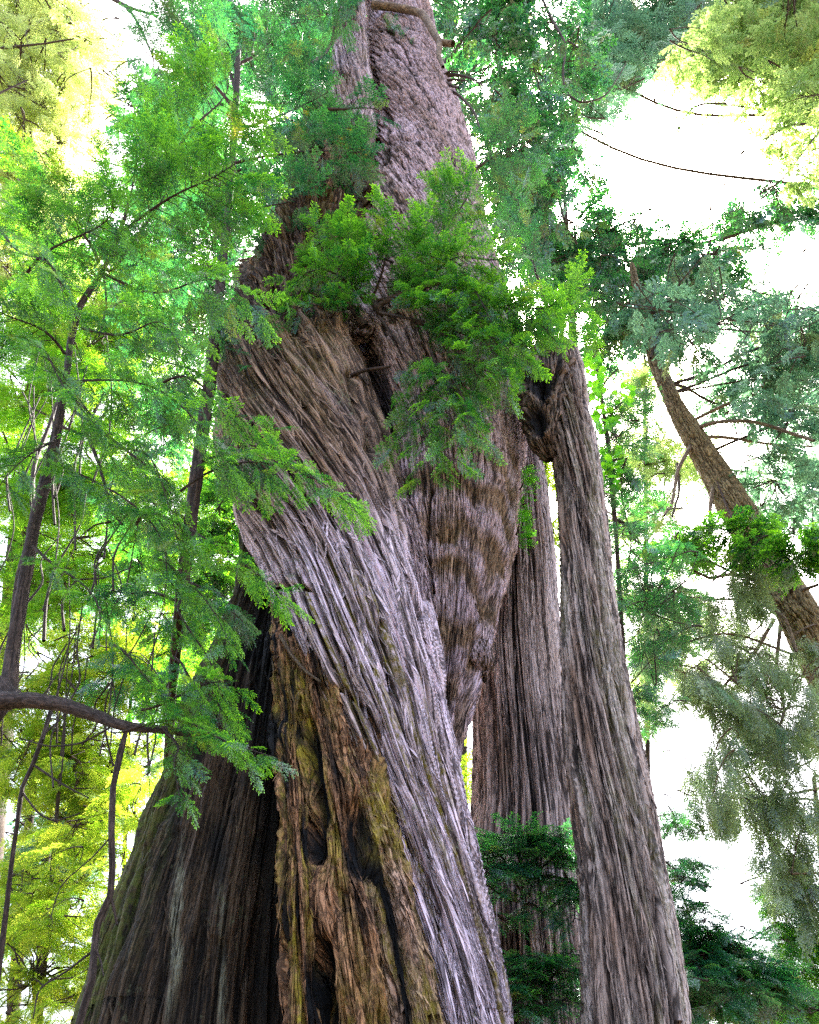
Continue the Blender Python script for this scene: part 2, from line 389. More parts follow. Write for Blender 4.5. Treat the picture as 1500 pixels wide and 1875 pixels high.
def boughs(parent, spec, mat, protos=NEAR, seed=1, wmat=None, name='bough', **kw):
    """each spec: x0,y0,Y0, x1,y1,Y1, width px, spray px, n2 -> one bough part with its foliage"""
    for i, sp_ in enumerate(spec):
        r = np.random.default_rng(seed * 1000 + i); x0, y0, Y0, x1, y1, Y1, W, spx, n2 = sp_[:9]; k2 = dict(kw); k2.update(sp_[9] if len(sp_) > 9 else {})
        f = Fol(protos); wd = Wood(); p0, _ = P(x0, y0, Y0); p1, _ = P(x1, y1, Y1); m = px2m((p0 + p1) / 2)
        k2.setdefault('r0', 3.2 * m)
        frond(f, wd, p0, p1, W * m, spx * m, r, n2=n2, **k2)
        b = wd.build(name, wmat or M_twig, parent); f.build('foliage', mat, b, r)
def clump(parent, ells, mat, protos=FINE, seed=1, spx=42, blen=120, W=55, n2=9, out=(0, 0, 0), wmat=None, spread=1.0, name='bough', limb=None, **kw):
    """each ell: cx,cy,rx,ry,Y,dY,n -> one limb part with n small fronds and their foliage"""
    for i, (cx, cy, rx, ry, Y, dY, n) in enumerate(ells):
        r = np.random.default_rng(seed * 1000 + i); f = Fol(protos); wd = Wood(); k2 = dict(kw)
        c, _ = P(cx, cy, Y)
        if limb is not None:
            j = nearest(limb, c); wd.limb(bez(j, c, .05, 12, r), 3.2 * px2m(c), 1.8 * px2m(c), 6)
        for _k in range(n):
            a = r.uniform(0, 2 * math.pi); q = math.sqrt(r.random()); Yk = Y + r.uniform(-dY, dY)
            x, y = cx + rx * q * math.cos(a), cy + ry * q * math.sin(a)
            p1, _ = P(x, y, Yk); m = px2m(p1); az = r.uniform(0, 2 * math.pi)
            d = nrm(np.array([math.cos(az), math.sin(az), r.normal(-.1, .25)]) + np.array(out))
            p0 = p1 - d * blen * m * r.uniform(.6, 1.2)
            frond(f, wd, p0, p1, W * m * r.uniform(.7, 1.2), spx * m, r, n2=n2, **{'r0': 1.6 * m, 'face': .5, **k2})
            wd.limb(bez(c, p0, .03, 8, r, .06), (1.8 if _k % 2 else 1.) * m, .7 * m, 4)
        b = wd.build(name, wmat or M_twig, parent); f.build('foliage', mat, b, r)
def nearest(line, c):
    # a joint on the trunk somewhat lower than the clump
    d = np.linalg.norm(line - (c - np.array([0, 0, .0])), axis=1); return line[int(np.argmin(d))]
def simple_trunk(name, rows, parent, mat, nT=28, nS=140, seed=1, amp=.12, ground=True, label=None):
    def dsp(A, s, R, px, py, TH):
        h = furrows(A, s * 1, 3.2, 2.2, seed); g = fbm(np.cos(A) * 1.2, np.sin(A) * 1.2, s * .8, seed + 3)
        return R * (amp * (h - .5) + amp * 1.2 * g), h * .7, .05, 0., .0
    tube(name, rows, nT, nS, mat, parent, dsp, 0.05, ground=ground, label=label, seed=seed, soft=.02)
    return spine(rows, 60, ground)[0]

# ------------------------------------------------------------ ground and far slope
def sheet():
    n = 160; a = np.concatenate([-np.geomspace(400, .5, n // 2), np.geomspace(.5, 400, n // 2)])
    X, Y = np.meshgrid(a, a + 8); Z = .12 * fbm(X * .3, Y * .3, 0 * X, 3) + np.clip(np.hypot(X, Y) - 40, 0, 400) * .03 * (1 + vn(X * .01, Y * .01, 0 * X, 9))
    V = np.stack([X, Y, Z - .05], -1).reshape(-1, 3); i = np.arange(n - 1)[:, None] * n + np.arange(n - 1)[None]
    Q = np.stack([i, i + 1, i + n + 1, i + n], -1).reshape(-1, 4)
    g = NT('forest_floor'); ob = g.n('TexCoord').outputs[3]
    c = g.mix(g.mr(g.noise(ob, 3, 6, .7), .35, .65), (.05, .028, .014), (.11, .07, .035)); c = g.mix(g.mr(g.noise(ob, .25, 3), .5, .62), c, (.035, .06, .015))
    bp = g.n('Bump', {'Distance': .05, 'Height': g.noise(ob, 14, 5, .7)}).outputs[0]
    g.t.links.new(g.n('BsdfPrincipled', {'Base Color': c, 'Roughness': .95, 'Normal': bp}).outputs[0], g.out.inputs[0])
    o = build('ground', V, Q, g.m); o['kind'] = 'structure'
sheet()

# ------------------------------------------------------------ the giant redwood
big = thing('giant_redwood', 'huge twisted redwood with silvery spiralling bark, burnt hollow base and two spires', 'tree', (-.6, 10, 0))
def d_butt(A, s, R, px, py, TH):
    x, y = np.cos(A), np.sin(A)
    fold = fbm(x * 1.6, y * 1.6, s * .13, 11); fl = ridged(A, s, 4.5, .12, 21, .8)
    g1 = furrows(A, s, 15, .22, 31, 1.2); g2 = furrows(A, s, 36, .5, 41, 1.0); g3 = vn(x * 110, y * 110, s * 2, 51)
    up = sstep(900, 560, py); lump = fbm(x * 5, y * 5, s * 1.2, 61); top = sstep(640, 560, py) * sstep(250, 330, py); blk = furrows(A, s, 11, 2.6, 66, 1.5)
    jit = 14 * vn(x * 9, y * 9, s * 1.5, 91); front = (np.abs(TH) < 1.5)
    cr = np.maximum(line(px + jit, py, [(640, 690), (690, 850), (742, 990), (770, 1130)], 7), line(px + jit, py, [(606, 1262), (640, 1268), (668, 1290), (700, 1340)], 6))
    cr = np.maximum(cr, .8 * line(px + jit, py, [(470, 800), (560, 880), (640, 1000), (700, 1150), (745, 1350)], 5)); cr = np.maximum(cr, .8 * line(px + jit, py, [(500, 1075), (560, 1080)], 5))
    cr = np.maximum(cr, line(px + jit, py, [(640, 1370), (700, 1440), (760, 1560), (800, 1700)], 7)) * front
    d = .16 * fold * R + .07 * fl * R + .075 * (g1 - 1) + .04 * (g2 - 1) * (1 - .3 * up) + .008 * g3 + up * .11 * lump - .16 * cr + .06 * (furrows(A, s, 7, .2, 101, 1.2) - 1) + .032 * plates(A, s, 22, .5, 111) + top * (.16 * (blk - 1) + .14 * lump + .06 * vn(x * 18, y * 18, s * 6, 67))
    h = np.clip(.5 * g1 + .4 * g2 - .1 + .15 * g3 + .2 * plates(A, s, 22, .5, 111), 0, 1) * (1 - .8 * cr)
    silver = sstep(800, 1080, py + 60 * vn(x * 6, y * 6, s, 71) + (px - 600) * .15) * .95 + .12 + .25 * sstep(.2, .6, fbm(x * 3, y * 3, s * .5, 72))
    left = sstep(.2, -.9, TH + .0012 * (py - 1300)); silver = silver * (1 - .85 * left * sstep(1130, 1330, py))
    mo = vn(x * 22, y * 22, s * .5, 81)
    moss = sstep(.35, .7, mo + .3 * ps(730, 1250, 60, 150, px, py) + .35 * ps(640, 1130, 70, 160, px, py) + .3 * ps(795, 1500, 60, 200, px, py)) * sstep(980, 1080, py)
    moss = np.maximum(moss, .8 * left * sstep(1150, 1350, py) * sstep(-.3, .4, vn(x * 9, y * 9, s * 1.5, 83))); moss = np.maximum(moss, .45 * up * sstep(-.2, .5, vn(x * 8, y * 8, s, 82)))
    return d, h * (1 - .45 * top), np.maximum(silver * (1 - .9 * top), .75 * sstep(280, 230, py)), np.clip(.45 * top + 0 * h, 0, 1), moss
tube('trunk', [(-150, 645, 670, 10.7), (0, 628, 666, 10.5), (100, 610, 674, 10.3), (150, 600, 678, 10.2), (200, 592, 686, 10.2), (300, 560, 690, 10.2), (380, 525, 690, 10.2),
    (480, 468, 645, 10), (600, 428, 645, 9.8), (700, 402, 668, 9.7), (800, 398, 698, 9.6), (900, 425, 732, 9.5), (1000, 475, 757, 9.4), (1100, 508, 777, 9.3), (1200, 520, 797, 9.2),
    (1300, 545, 812, 9.1), (1400, 590, 826, 9), (1500, 630, 845, 9), (1600, 660, 872, 9), (1700, 685, 895, 9), (1875, 715, 934, 9)],
    620, 1050, M_wood, big, d_butt, lambda s: .17 * s, uvr=1.3, strips=1900, lift=.06, swid=(.01, .045), slen=(.2, .9), seed=5, label='silvery twisted bark')
def d_spire(A, s, R, px, py, TH):
    x, y = np.cos(A), np.sin(A); low = sstep(760, 900, py)
    fold = fbm(x * 1.5, y * 1.5, s * .12, 12); g1 = furrows(A, s, 15, .5, 32, 1.2); g2 = furrows(A, s, 34, 1.5, 42, .8); g3 = vn(x * 100, y * 100, s * 5, 52)
    wv = vn(x * 4, y * 4, s * 1.3, 62) * 2.6 + A * 2.6 + .3 * vn(x * 14, y * 14, s * 3, 63); ruf = np.sin((s * 7.5 + wv)) * (.8 + .5 * vn(x * 3, y * 3, s * 2, 64)); ruf2 = np.sin(s * 23 + wv * 2.3)
    gap = ps(670, 800, 45, 180, px, py)
    pl = plates(A, s, 20, 1.2, 112); frn = np.abs(TH) < 1.5; jit = 8 * vn(x * 7, y * 7, s * 1.2, 113)
    cr = np.maximum(line(px + jit, py, [(680, 105), (692, 170), (712, 240), (700, 300)], 5), line(px + jit, py, [(720, 90), (770, 150), (800, 190)], 4)); cr = np.maximum(cr, line(px + jit, py, [(700, 30), (740, 90), (768, 130)], 4))
    cr = np.maximum(cr, line(px + jit, py, [(745, 880), (742, 960), (760, 1080)], 6)); cr = np.maximum(cr, .8 * line(px + jit, py, [(790, 900), (780, 990), (790, 1080)], 4)); cr = cr * frn
    d = .035 * pl * (1 - .6 * low) - .13 * cr + .16 * fold * R + low * (.024 * ruf + .008 * ruf2) + .065 * (g1 - 1) * (1 - .55 * low) + .04 * (g2 - 1) + .014 * g3 + .10 * vn(x * 3, y * 3, s * .4, 72) - .25 * gap
    d = d + .10 * ps(700, 240, 80, 30, px, py) - .14 * np.exp(-((py - 252 + .1 * (px - 760)) / 5) ** 2) * ps(730, 255, 60, 60, px, py)
    h = np.clip((.5 * g1 + .5 * g2) * (1 - .35 * low) + low * (.15 + .15 * ruf) + .2 * g3 + .15 * pl, 0, 1) * (1 - .8 * cr)
    silver = .62 + .35 * vn(x * 3, y * 3, s * .5, 82) - low * .3 + low * .5 * ruf  # ruffle bands lightened: skylight on their upper faces painted as silver
    char = sstep(.1, .5, gap + .3 * vn(x * 12, y * 12, s * 2, 92)) * .9; char = np.maximum(char, .3 * sstep(1180, 1290, py) * sstep(.4, .9, TH))
    return d, h, np.clip(silver, 0, 1), char, .12 * sstep(.1, .5, vn(x * 2, y * 2, s * .3, 99))
tube('spire_trunk', [(-150, 680, 762, 11.4), (0, 666, 781, 11.6), (100, 668, 797, 11.5), (200, 678, 832, 11.3), (300, 680, 861, 11), (400, 668, 888, 10.7), (450, 655, 900, 10.6), (550, 640, 932, 10.5),
    (690, 642, 967, 10.4), (800, 655, 961, 10.3), (900, 680, 953, 10.2), (1000, 700, 942, 10.1), (1100, 718, 924, 10), (1200, 730, 904, 9.9), (1250, 745, 885, 9.8), (1300, 752, 866, 9.7),
    (1350, 762, 848, 9.6), (1400, 772, 828, 9.5), (1450, 785, 806, 9.4)],
    560, 950, M_wavy, big, d_spire, lambda s: .16 * np.clip(s - 6, 0, 99), uvr=1.3, ground=False, strips=900, lift=.06, swid=(.01, .04), slen=(.12, .6), seed=6, label='ruffled bark')
def d_base(A, s, R, px, py, TH):
    x, y = np.cos(A), np.sin(A)
    fold = fbm(x * 2, y * 2, s * .1, 13); fl = ridged(A, s, 6, .1, 23, .6); g1 = furrows(A, s, 16, .35, 33, .8); g2 = furrows(A, s, 34, .6, 43)
    step = sstep(-.1, .1, vn(x * 7, y * 7, s * .8, 53))
    d = .12 * fold * R + .2 * (fl - .5) * R * .5 + .10 * (g1 - 1) + .03 * (g2 - 1) + .05 * step + .01 * vn(x * 90, y * 90, s * 30, 63)
    h = np.clip(.6 * g1 + .4 * g2, 0, 1); char = np.clip(.95 * sstep(430, 500, px + 25 * vn(x * 8, y * 8, s * 3, 73)) + .5 * sstep(1420, 1340, py) + .9 * ps(400, 1560, 26, 90, px, py, .2 * vn(x * 9, y * 9, s * 3, 74)), 0, 1)  # char colour also paints the shade of the cleft beside the ribs
    lich = .6 * ps(325, 1720, 15, 180, px, py, .7 * vn(x * 30, y * 30, s * 6, 83)) + .6 * ps(405, 1800, 8, 160, px, py, .5 * vn(x * 30, y * 30, s * 6, 85))
    return d, h, np.clip(lich, 0, 1), char, .75 * sstep(215, 150, px - (1875 - py) * .33 + 30 * vn(x * 9, y * 9, s, 84))
tube('shaded_base', [(860, 470, 640, 10.4), (1000, 442, 640, 10.5), (1100, 430, 630, 10.6), (1200, 390, 620, 10.6), (1300, 345, 620, 10.6), (1480, 288, 620, 10.6), (1600, 245, 620, 10.6), (1700, 205, 620, 10.6),
    (1875, 150, 620, 10.6)], 460, 620, M_dark, big, d_base, .02, uvr=2, strips=500, lift=.03, seed=7, label='dark shaded lower trunk')
def d_shred(k, chars, mossy, silv=.1, amp=1.):
    def f(A, s, R, px, py, TH):
        x, y = np.cos(A), np.sin(A)
        fold = fbm(x * 1.8, y * 1.8, s * .5, 14 + k); g1 = furrows(A, s, 9, 1.1, 34 + k, 1.5); g2 = furrows(A, s, 22, 2.4, 44 + k, 1.2); g3 = vn(x * 60, y * 60, s * 9, 54 + k)
        fb = fbm(x * 4, y * 4, s * 1.8, 64 + k)
        d = amp * (.34 * fold * R + .08 * (g1 - 1) + .045 * (g2 - 1) + .014 * g3 + .11 * fb)
        pl = plates(A, s, 10, 1.3, 134 + k); pl2 = plates(A, s, 24, 2.5, 144 + k); d = d + amp * (.06 * pl + .015 * pl2)
        h = np.clip(.4 * g1 + .3 * g2 + .1 * g3 + .3 * pl + .15 * pl2, 0, 1)
        char = np.clip(chars + 1.2 * vn(x * 5, y * 5, s * 1.4, 74 + k), 0, 1)
        jit = 10 * vn(x * 6, y * 6, s * 2.5, 94 + k)
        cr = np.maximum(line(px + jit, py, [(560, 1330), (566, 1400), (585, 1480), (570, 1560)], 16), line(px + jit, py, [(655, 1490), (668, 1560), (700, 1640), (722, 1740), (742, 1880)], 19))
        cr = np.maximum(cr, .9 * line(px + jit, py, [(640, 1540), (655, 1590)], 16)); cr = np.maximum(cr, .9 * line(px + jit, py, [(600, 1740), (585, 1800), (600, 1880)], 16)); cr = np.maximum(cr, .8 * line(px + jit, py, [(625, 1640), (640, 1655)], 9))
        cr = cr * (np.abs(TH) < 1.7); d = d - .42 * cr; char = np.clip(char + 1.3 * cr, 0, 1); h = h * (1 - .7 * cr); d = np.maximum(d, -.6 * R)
        moss = np.clip(mossy + 1.3 * fbm(x * 3, y * 3, s * .9, 84 + k) + .9 * ps(545, 1290, 26, 110, px, py) + .5 * ps(600, 1580, 40, 90, px, py) + .6 * ps(700, 1560, 40, 120, px, py), 0, 1)
        return d, h, silv, char, moss
    return f
tube('hollow_rib', [(1120, 530, 600, 9.1), (1250, 515, 655, 8.9), (1400, 520, 690, 8.7), (1500, 535, 706, 8.6), (1600, 545, 722, 8.5), (1700, 550, 738, 8.5), (1875, 555, 765, 8.5)],
    330, 520, M_brown, big, d_shred(0, -.1, -.1), .1, uvr=.8, strips=650, lift=.1, swid=(.01, .05), seed=8, slen=(.2, .9), label='brown shredded bark')
tube('charred_rib', [(1080, 502, 530, 9.2), (1200, 505, 550, 8.8), (1350, 510, 562, 8.5), (1500, 520, 570, 8.3), (1700, 522, 580, 8.2), (1875, 524, 600, 8.2)],
    150, 460, M_brown, big, d_shred(100, .3, .3), .06, uvr=.4, strips=350, swid=(.01, .045), lift=.1, seed=9, slen=(.2, .8), label='black and orange charred rib')
tube('mossy_rib', [(1290, 556, 630, 8.9), (1400, 592, 686, 8.6), (1500, 624, 722, 8.45), (1600, 650, 746, 8.4), (1700, 674, 770, 8.35), (1875, 704, 808, 8.3)],
    260, 430, M_brown, big, d_shred(200, -.9, .2, .45, .7), .14, uvr=.6, strips=700, swid=(.01, .045), lift=.09, seed=10, slen=(.12, .5), label='yellow green mossy rib')
tube('seam_rib', [(850, 690, 706, 9.5), (900, 700, 735, 9.3), (950, 715, 762, 9.15), (1000, 735, 775, 9.1), (1080, 756, 782, 9.1), (1180, 782, 790, 9.1)],
    90, 240, M_wavy, big, d_shred(300, -.6, -.4, .8, .5), .2, uvr=.25, ground=False, strips=500, lift=.12, seed=11, slen=(.2, .7))
def blob(name, cx, cy, rx, ry, Y, mat, parent, seed, hole=None, char=.1, label=None, silv=.5):
    n, m = 90, 120; a = np.linspace(.02, math.pi - .02, n)[:, None]; b = np.linspace(-math.pi, math.pi, m, endpoint=False)[None]
    U = np.stack(np.broadcast_arrays(np.sin(a) * np.sin(b), -np.sin(a) * np.cos(b), np.cos(a)), -1)
    c, t = P(cx, cy, Y); r = 1 + .28 * fbm(U[..., 0] * 2.2, U[..., 1] * 2.2, U[..., 2] * 2.2, seed) - .1 * np.abs(vn(U[..., 0] * 7, U[..., 1] * 7, U[..., 2] * 3, seed + 4))
    r = r + .04 * vn(U[..., 0] * 22, U[..., 1] * 22, U[..., 2] * 9, seed + 8)
    V = c + U * r[..., None] * np.array([rx, (rx + ry) * .4, ry]) * t / F; px, py = proj(V)
    ch = np.full(r.shape, char)
    if hole:
        for hx, hy, hr, dp in hole:
            g = np.exp(-((px - hx) ** 2 + (py - hy) ** 2) / hr ** 2) * (U[..., 1] < .1); V[..., 1] += g * dp; ch = np.maximum(ch, sstep(.2, .7, g))  # hollow pushed inward and its colour darkened
    h = sstep(-.5, .4, vn(U[..., 0] * 9, U[..., 1] * 9, U[..., 2] * 4, seed)); at = np.stack([h, silv + 0 * h, ch, .1 + 0 * h], -1)
    uv = np.stack(np.broadcast_arrays(b * .4, a * .5), -1)
    return build(name, V.reshape(-1, 3), grid_quads(n, m), mat, parent, at.reshape(-1, 4), uv.reshape(-1, 2), label=label)
blob('burl', 882, 1200, 22, 34, 9.55, M_wavy, big, 3, [(892, 1238, 20, .35)], .1, 'knobbly burl with a dark hollow under it', .7)
blob('burl', 474, 484, 20, 20, 9.6, M_brown, big, 13, [(470, 490, 12, .2)], .3, 'splintered dark knot on the left edge')
blob('burl', 664, 600, 30, 34, 9.2, M_wavy, big, 23, None, .1)
blob('burl', 745, 255, 30, 12, 10.0, M_wavy, big, 33, None, .0)

def ppath(pts, Y0, Y1=None):
    Y1 = Y0 if Y1 is None else Y1; n = len(pts); q = np.linspace(0, 1, n)
    a = np.array(pts, float); f = np.linspace(0, n - 1, n * 6)
    x, y, Y = [smooth1(np.interp(f, np.arange(n), v), 4) for v in (a[:, 0], a[:, 1], Y0 + (Y1 - Y0) * q)]
    return P(x, y, Y)[0]
def limb(parent, pts, w0, w1, Y0, Y1=None, mat=None, extra=(), name='limb', label=None):
    wd = Wood(); p = ppath(pts, Y0, Y1); m = px2m(p[len(p) // 2]); wd.limb(p, w0 * m / 2, w1 * m / 2, 10, .05)
    for e in extra:
        pe = ppath(e[0], e[3] if len(e) > 3 else Y0, e[4] if len(e) > 4 else Y1); wd.limb(pe, e[1] * m / 2, e[2] * m / 2, 6, .04)
    return wd.build(name, mat or M_twig, parent, label)
# dead and living limbs on the giant
limb(big, [(680, 8), (730, 14), (775, 24), (792, 55), (806, 78), (832, 80)], 15, 10, 10.1, 9.6, M_limb, [([(806, 74), (803, 100), (812, 124)], 12, 5, 9.7, 9.6)], label='tan elbow-shaped dead limb')
limb(big, [(636, 700), (640, 690), (665, 678), (718, 671)], 12, 5, 8.9, 8.5, M_twig, [([(640, 690), (664, 692), (676, 706)], 9, 4, 8.9, 8.7)])
limb(big, [(798, 142), (830, 136), (862, 142), (890, 160)], 9, 2, 10.4, 10.0, M_twig,
     [([(800, 152), (830, 145), (858, 148)], 7, 2, 10.4, 10), ([(802, 158), (840, 172), (870, 206), (880, 240)], 7, 2, 10.4, 10), ([(800, 150), (820, 130), (850, 132)], 5, 2, 10.4, 10),
      ([(806, 150), (822, 190), (826, 240)], 5, 2, 10.4, 10), ([(806, 128), (810, 150), (842, 162)], 14, 3, 10.4, 10)])
limb(big, [(678, 545), (700, 580), (690, 560), (740, 535), (800, 520), (860, 500)], 16, 5, 8.9, 8.2, M_twig, [([(690, 572), (760, 585), (820, 600), (880, 598)], 6, 2, 8.6, 8), ([(690, 575), (740, 640), (800, 700), (850, 720)], 6, 2, 8.6, 8)])
limb(big, [(668, 600), (650, 570), (630, 540), (600, 500)], 18, 6, 8.9, 8.4, M_twig)
limb(big, [(512, 1160), (530, 1195), (560, 1230), (590, 1250)], 8, 4, 8.6, 8.3, M_limb)
limb(big, [(692, 835), (712, 860), (740, 880)], 5, 3, 9.0, 8.9, M_limb)

# ------------------------------------------------------------ the stems on the right
def d_ribs(k, kk, f, mossx=0., silv=.5, amp=1., lk=1.):
    def g(A, s, R, px, py, TH):
        x, y = np.cos(A), np.sin(A)
        fold = fbm(x * 1.4, y * 1.4, s * .15, 15 + k); g1 = furrows(A, s, kk, f, 35 + k, 1.1); g2 = furrows(A, s, kk * 2.1, f * 2, 45 + k, .8); g3 = vn(x * 90, y * 90, s * 9, 55 + k)
        pl = plates(A, s, kk * 1.3, f * 1.6, 115 + k)
        d = amp * (.025 * pl + .16 * fold * R + .085 * (g1 - 1) + .035 * (g2 - 1) + .012 * g3)
        h = np.clip(.56 * g1 + .34 * g2 + .1 * g3 + .2 * pl, 0, 1)
        pat = fbm(x * 3, y * 3, s * .7, 65 + k)
        och = sstep(.1, .5, pat + .5 * mossx * np.exp(-((TH - .25) / .35) ** 2)) * mossx
        return d, h, np.clip(silv + .8 * pat + .35 * sstep(-.2, .9, TH), 0, 1), .0, och
    return g
stem = thing('burl_topped_redwood', 'tall furrowed redwood stem with a hollow burl at its broken top', 'tree', (2.6, 9.3, 0))
tube('trunk', [(628, 1000, 1056, 9.5), (650, 985, 1063, 9.5), (700, 990, 1073, 9.5), (760, 1000, 1082, 9.5), (820, 1008, 1094, 9.5), (900, 1018, 1108, 9.4), (1000, 1023, 1118, 9.4), (1100, 1026, 1128, 9.3),
    (1200, 1028, 1141, 9.3), (1300, 1031, 1160, 9.3), (1400, 1037, 1180, 9.3), (1500, 1050, 1200, 9.3), (1600, 1061, 1219, 9.3), (1700, 1064, 1238, 9.3), (1875, 1066, 1262, 9.3)],
    420, 900, M_stem, stem, d_ribs(0, 9, .5, .6, .35), lambda s: .16 * s, uvr=.75, strips=1500, lift=.04, seed=21, label='dark furrowed trunk')
def d_burl(A, s, R, px, py, TH):
    x, y = np.cos(A), np.sin(A); g = fbm(x * 2.5, y * 2.5, s * 2.5, 16); g1 = furrows(A, s, 6, 2.5, 36)
    hole = ps(992, 700, 26, 22, px, py) + ps(985, 770, 20, 24, px, py)
    return R * .35 * g + .06 * (g1 - 1) + .035 * (furrows(A, s, 14, 4, 46) - 1) + .04 * plates(A, s, 12, 6, 56) + .02 * vn(x * 25, y * 25, s * 14, 66) - .28 * np.clip(hole, 0, 1) * (np.abs(TH) < 1.4), g1, .1, np.clip(hole * 1.3 + .45, 0, 1), .1  # holes carved in and darkened in colour
tube('burl', [(640, 990, 1040, 9.5), (665, 962, 1046, 9.4), (700, 956, 1042, 9.35), (740, 956, 1034, 9.3), (780, 960, 1030, 9.3), (808, 968, 1024, 9.35), (828, 984, 1020, 9.4), (842, 1000, 1018, 9.45)],
    220, 260, M_stem, stem, d_burl, .2, uvr=.4, ground=False, strips=250, lift=.05, seed=22, slen=(.05, .2), label='dark hollow burl')
ribs = thing('ribbed_redwood', 'straight redwood trunk with closely ribbed bark standing behind the burl-topped stem', 'tree', (2.1, 11.6, 0))
tube('trunk', [(700, 940, 978, 11.6), (830, 930, 986, 11.6), (900, 920, 998, 11.6), (1000, 905, 1010, 11.6), (1100, 890, 1019, 11.6), (1200, 876, 1028, 11.6), (1300, 872, 1038, 11.6), (1400, 870, 1050, 11.6),
    (1500, 866, 1062, 11.6), (1600, 848, 1072, 11.6), (1875, 836, 1095, 11.6)],
    360, 700, M_ribs, ribs, d_ribs(100, 12, .22, .0, .4), .07, uvr=1, strips=500, lift=.03, seed=23)

# ------------------------------------------------------------ right-hand fir
fir = thing('leaning_conifer', 'tall brown-barked conifer leaning in from the right edge with drooping boughs', 'tree', (11, 16, 0))
rows = [(480, 1150, 1162, 16.6), (560, 1164, 1180, 16.4), (660, 1186, 1210, 16.2), (760, 1226, 1262, 16), (850, 1274, 1326, 16), (950, 1328, 1392, 16), (1050, 1384, 1456, 16), (1150, 1436, 1516, 16), (1250, 1486, 1575, 16), (1400, 1560, 1665, 16), (1600, 1660, 1780, 16)]
def d_fir(A, s, R, px, py, TH):
    x, y = np.cos(A), np.sin(A); g1 = furrows(A, s, 6, 2.2, 37); g2 = furrows(A, s, 13, 6, 47); g = fbm(x, y, s * .7, 57)
    return R * .14 * g + .05 * (g1 - 1) + .03 * (g2 - 1), .5 * g1 + .5 * g2, .25 + .4 * g, 0., .2 + .2 * g
tube('trunk', rows, 160, 500, M_fir, fir, d_fir, .1, uvr=.7, strips=400, lift=.05, seed=24, slen=(.05, .2))
firC = spine(rows, 80)[0]
for pts, w0, w1, Y1 in [([(1262, 790), (1310, 772), (1380, 770), (1500, 810)], 9, 5, 14), ([(1270, 800), (1330, 800), (1420, 815), (1500, 818)], 8, 3, 17), ([(1265, 772), (1330, 740), (1390, 722), (1430, 640)], 7, 2, 15),
        ([(1235, 700), (1290, 690), (1340, 660), (1400, 560)], 5, 2, 15), ([(1215, 690), (1240, 640), (1290, 560), (1380, 520)], 5, 2, 16), ([(1190, 660), (1210, 600), (1255, 560), (1262, 500)], 4, 1.5, 16),
        ([(1285, 810), (1320, 900), (1345, 960), (1400, 1020)], 5, 2, 15), ([(1275, 800), (1240, 860), (1232, 920), (1215, 946)], 9, 4, 15), ([(1240, 845), (1245, 900), (1230, 950)], 6, 3, 15),
        ([(1390, 1060), (1340, 1050), (1300, 1060), (1270, 1045)], 8, 4, 15), ([(1310, 870), (1300, 930), (1302, 990)], 9, 5, 15.4), ([(1440, 1110), (1470, 1080), (1500, 1070)], 9, 5, 15),
        ([(1420, 1130), (1380, 1200), (1330, 1250), (1280, 1320)], 8, 3, 14.5), ([(1430, 1140), (1420, 1230), (1440, 1300), (1400, 1400)], 8, 3, 14.5), ([(1205, 680), (1300, 600), (1400, 610), (1480, 590)], 4, 2, 15),
        ([(1230, 720), (1340, 700), (1420, 690), (1500, 700)], 4, 2, 15), ([(1385, 1075), (1405, 1110), (1440, 1135), (1460, 1200)], 12, 6, 15.1)]:
    limb(fir, pts, w0, w1, 16, Y1, M_limb if w0 > 6 else M_twig)
FK = dict(droop=.7, tip=.3)
clump(fir, [(1300, 600, 110, 50, 15, 1.5, 7), (1400, 660, 100, 60, 15, 1.5, 8), (1240, 560, 90, 50, 16, 1, 6), (1450, 760, 80, 80, 15, 1.5, 7), (1420, 880, 90, 60, 16, 1.5, 6), (1350, 740, 80, 50, 17, 1, 4),
            (1400, 590, 90, 40, 17, 1, 4), (1180, 580, 60, 50, 16.5, 1, 4), (1470, 640, 50, 50, 15, 1, 4)],
      L_fir, COARSE, 31, 44, 110, 74, 9, wmat=M_twig, limb=firC, droop=.55, tip=.5, keep=.6)
clump(fir, [(1250, 1180, 90, 60, 14.5, 1, 6), (1350, 1250, 90, 90, 14.5, 1, 8), (1440, 1300, 80, 110, 14.5, 1, 9), (1330, 1380, 80, 90, 14.5, 1, 7), (1430, 1480, 80, 80, 14.5, 1, 7), (1290, 1100, 80, 50, 15, 1, 5), (1450, 1600, 50, 70, 14.5, 1, 4), (1300, 1460, 30, 40, 14.5, 1, 2)],
      L_fir, FINE, 32, 46, 110, 95, 12, wmat=M_limb, limb=firC, droop=1.7, out=(0, 0, -.9), tip=.3, keep=.75, yel=.22)
clump(fir, [(1360, 990, 50, 28, 14, .5, 4), (1440, 1020, 55, 35, 14, .5, 5), (1240, 1010, 70, 50, 14.5, .7, 5)], L_near, COARSE, 33, 40, 70, 50, 8, limb=firC, droop=.2)

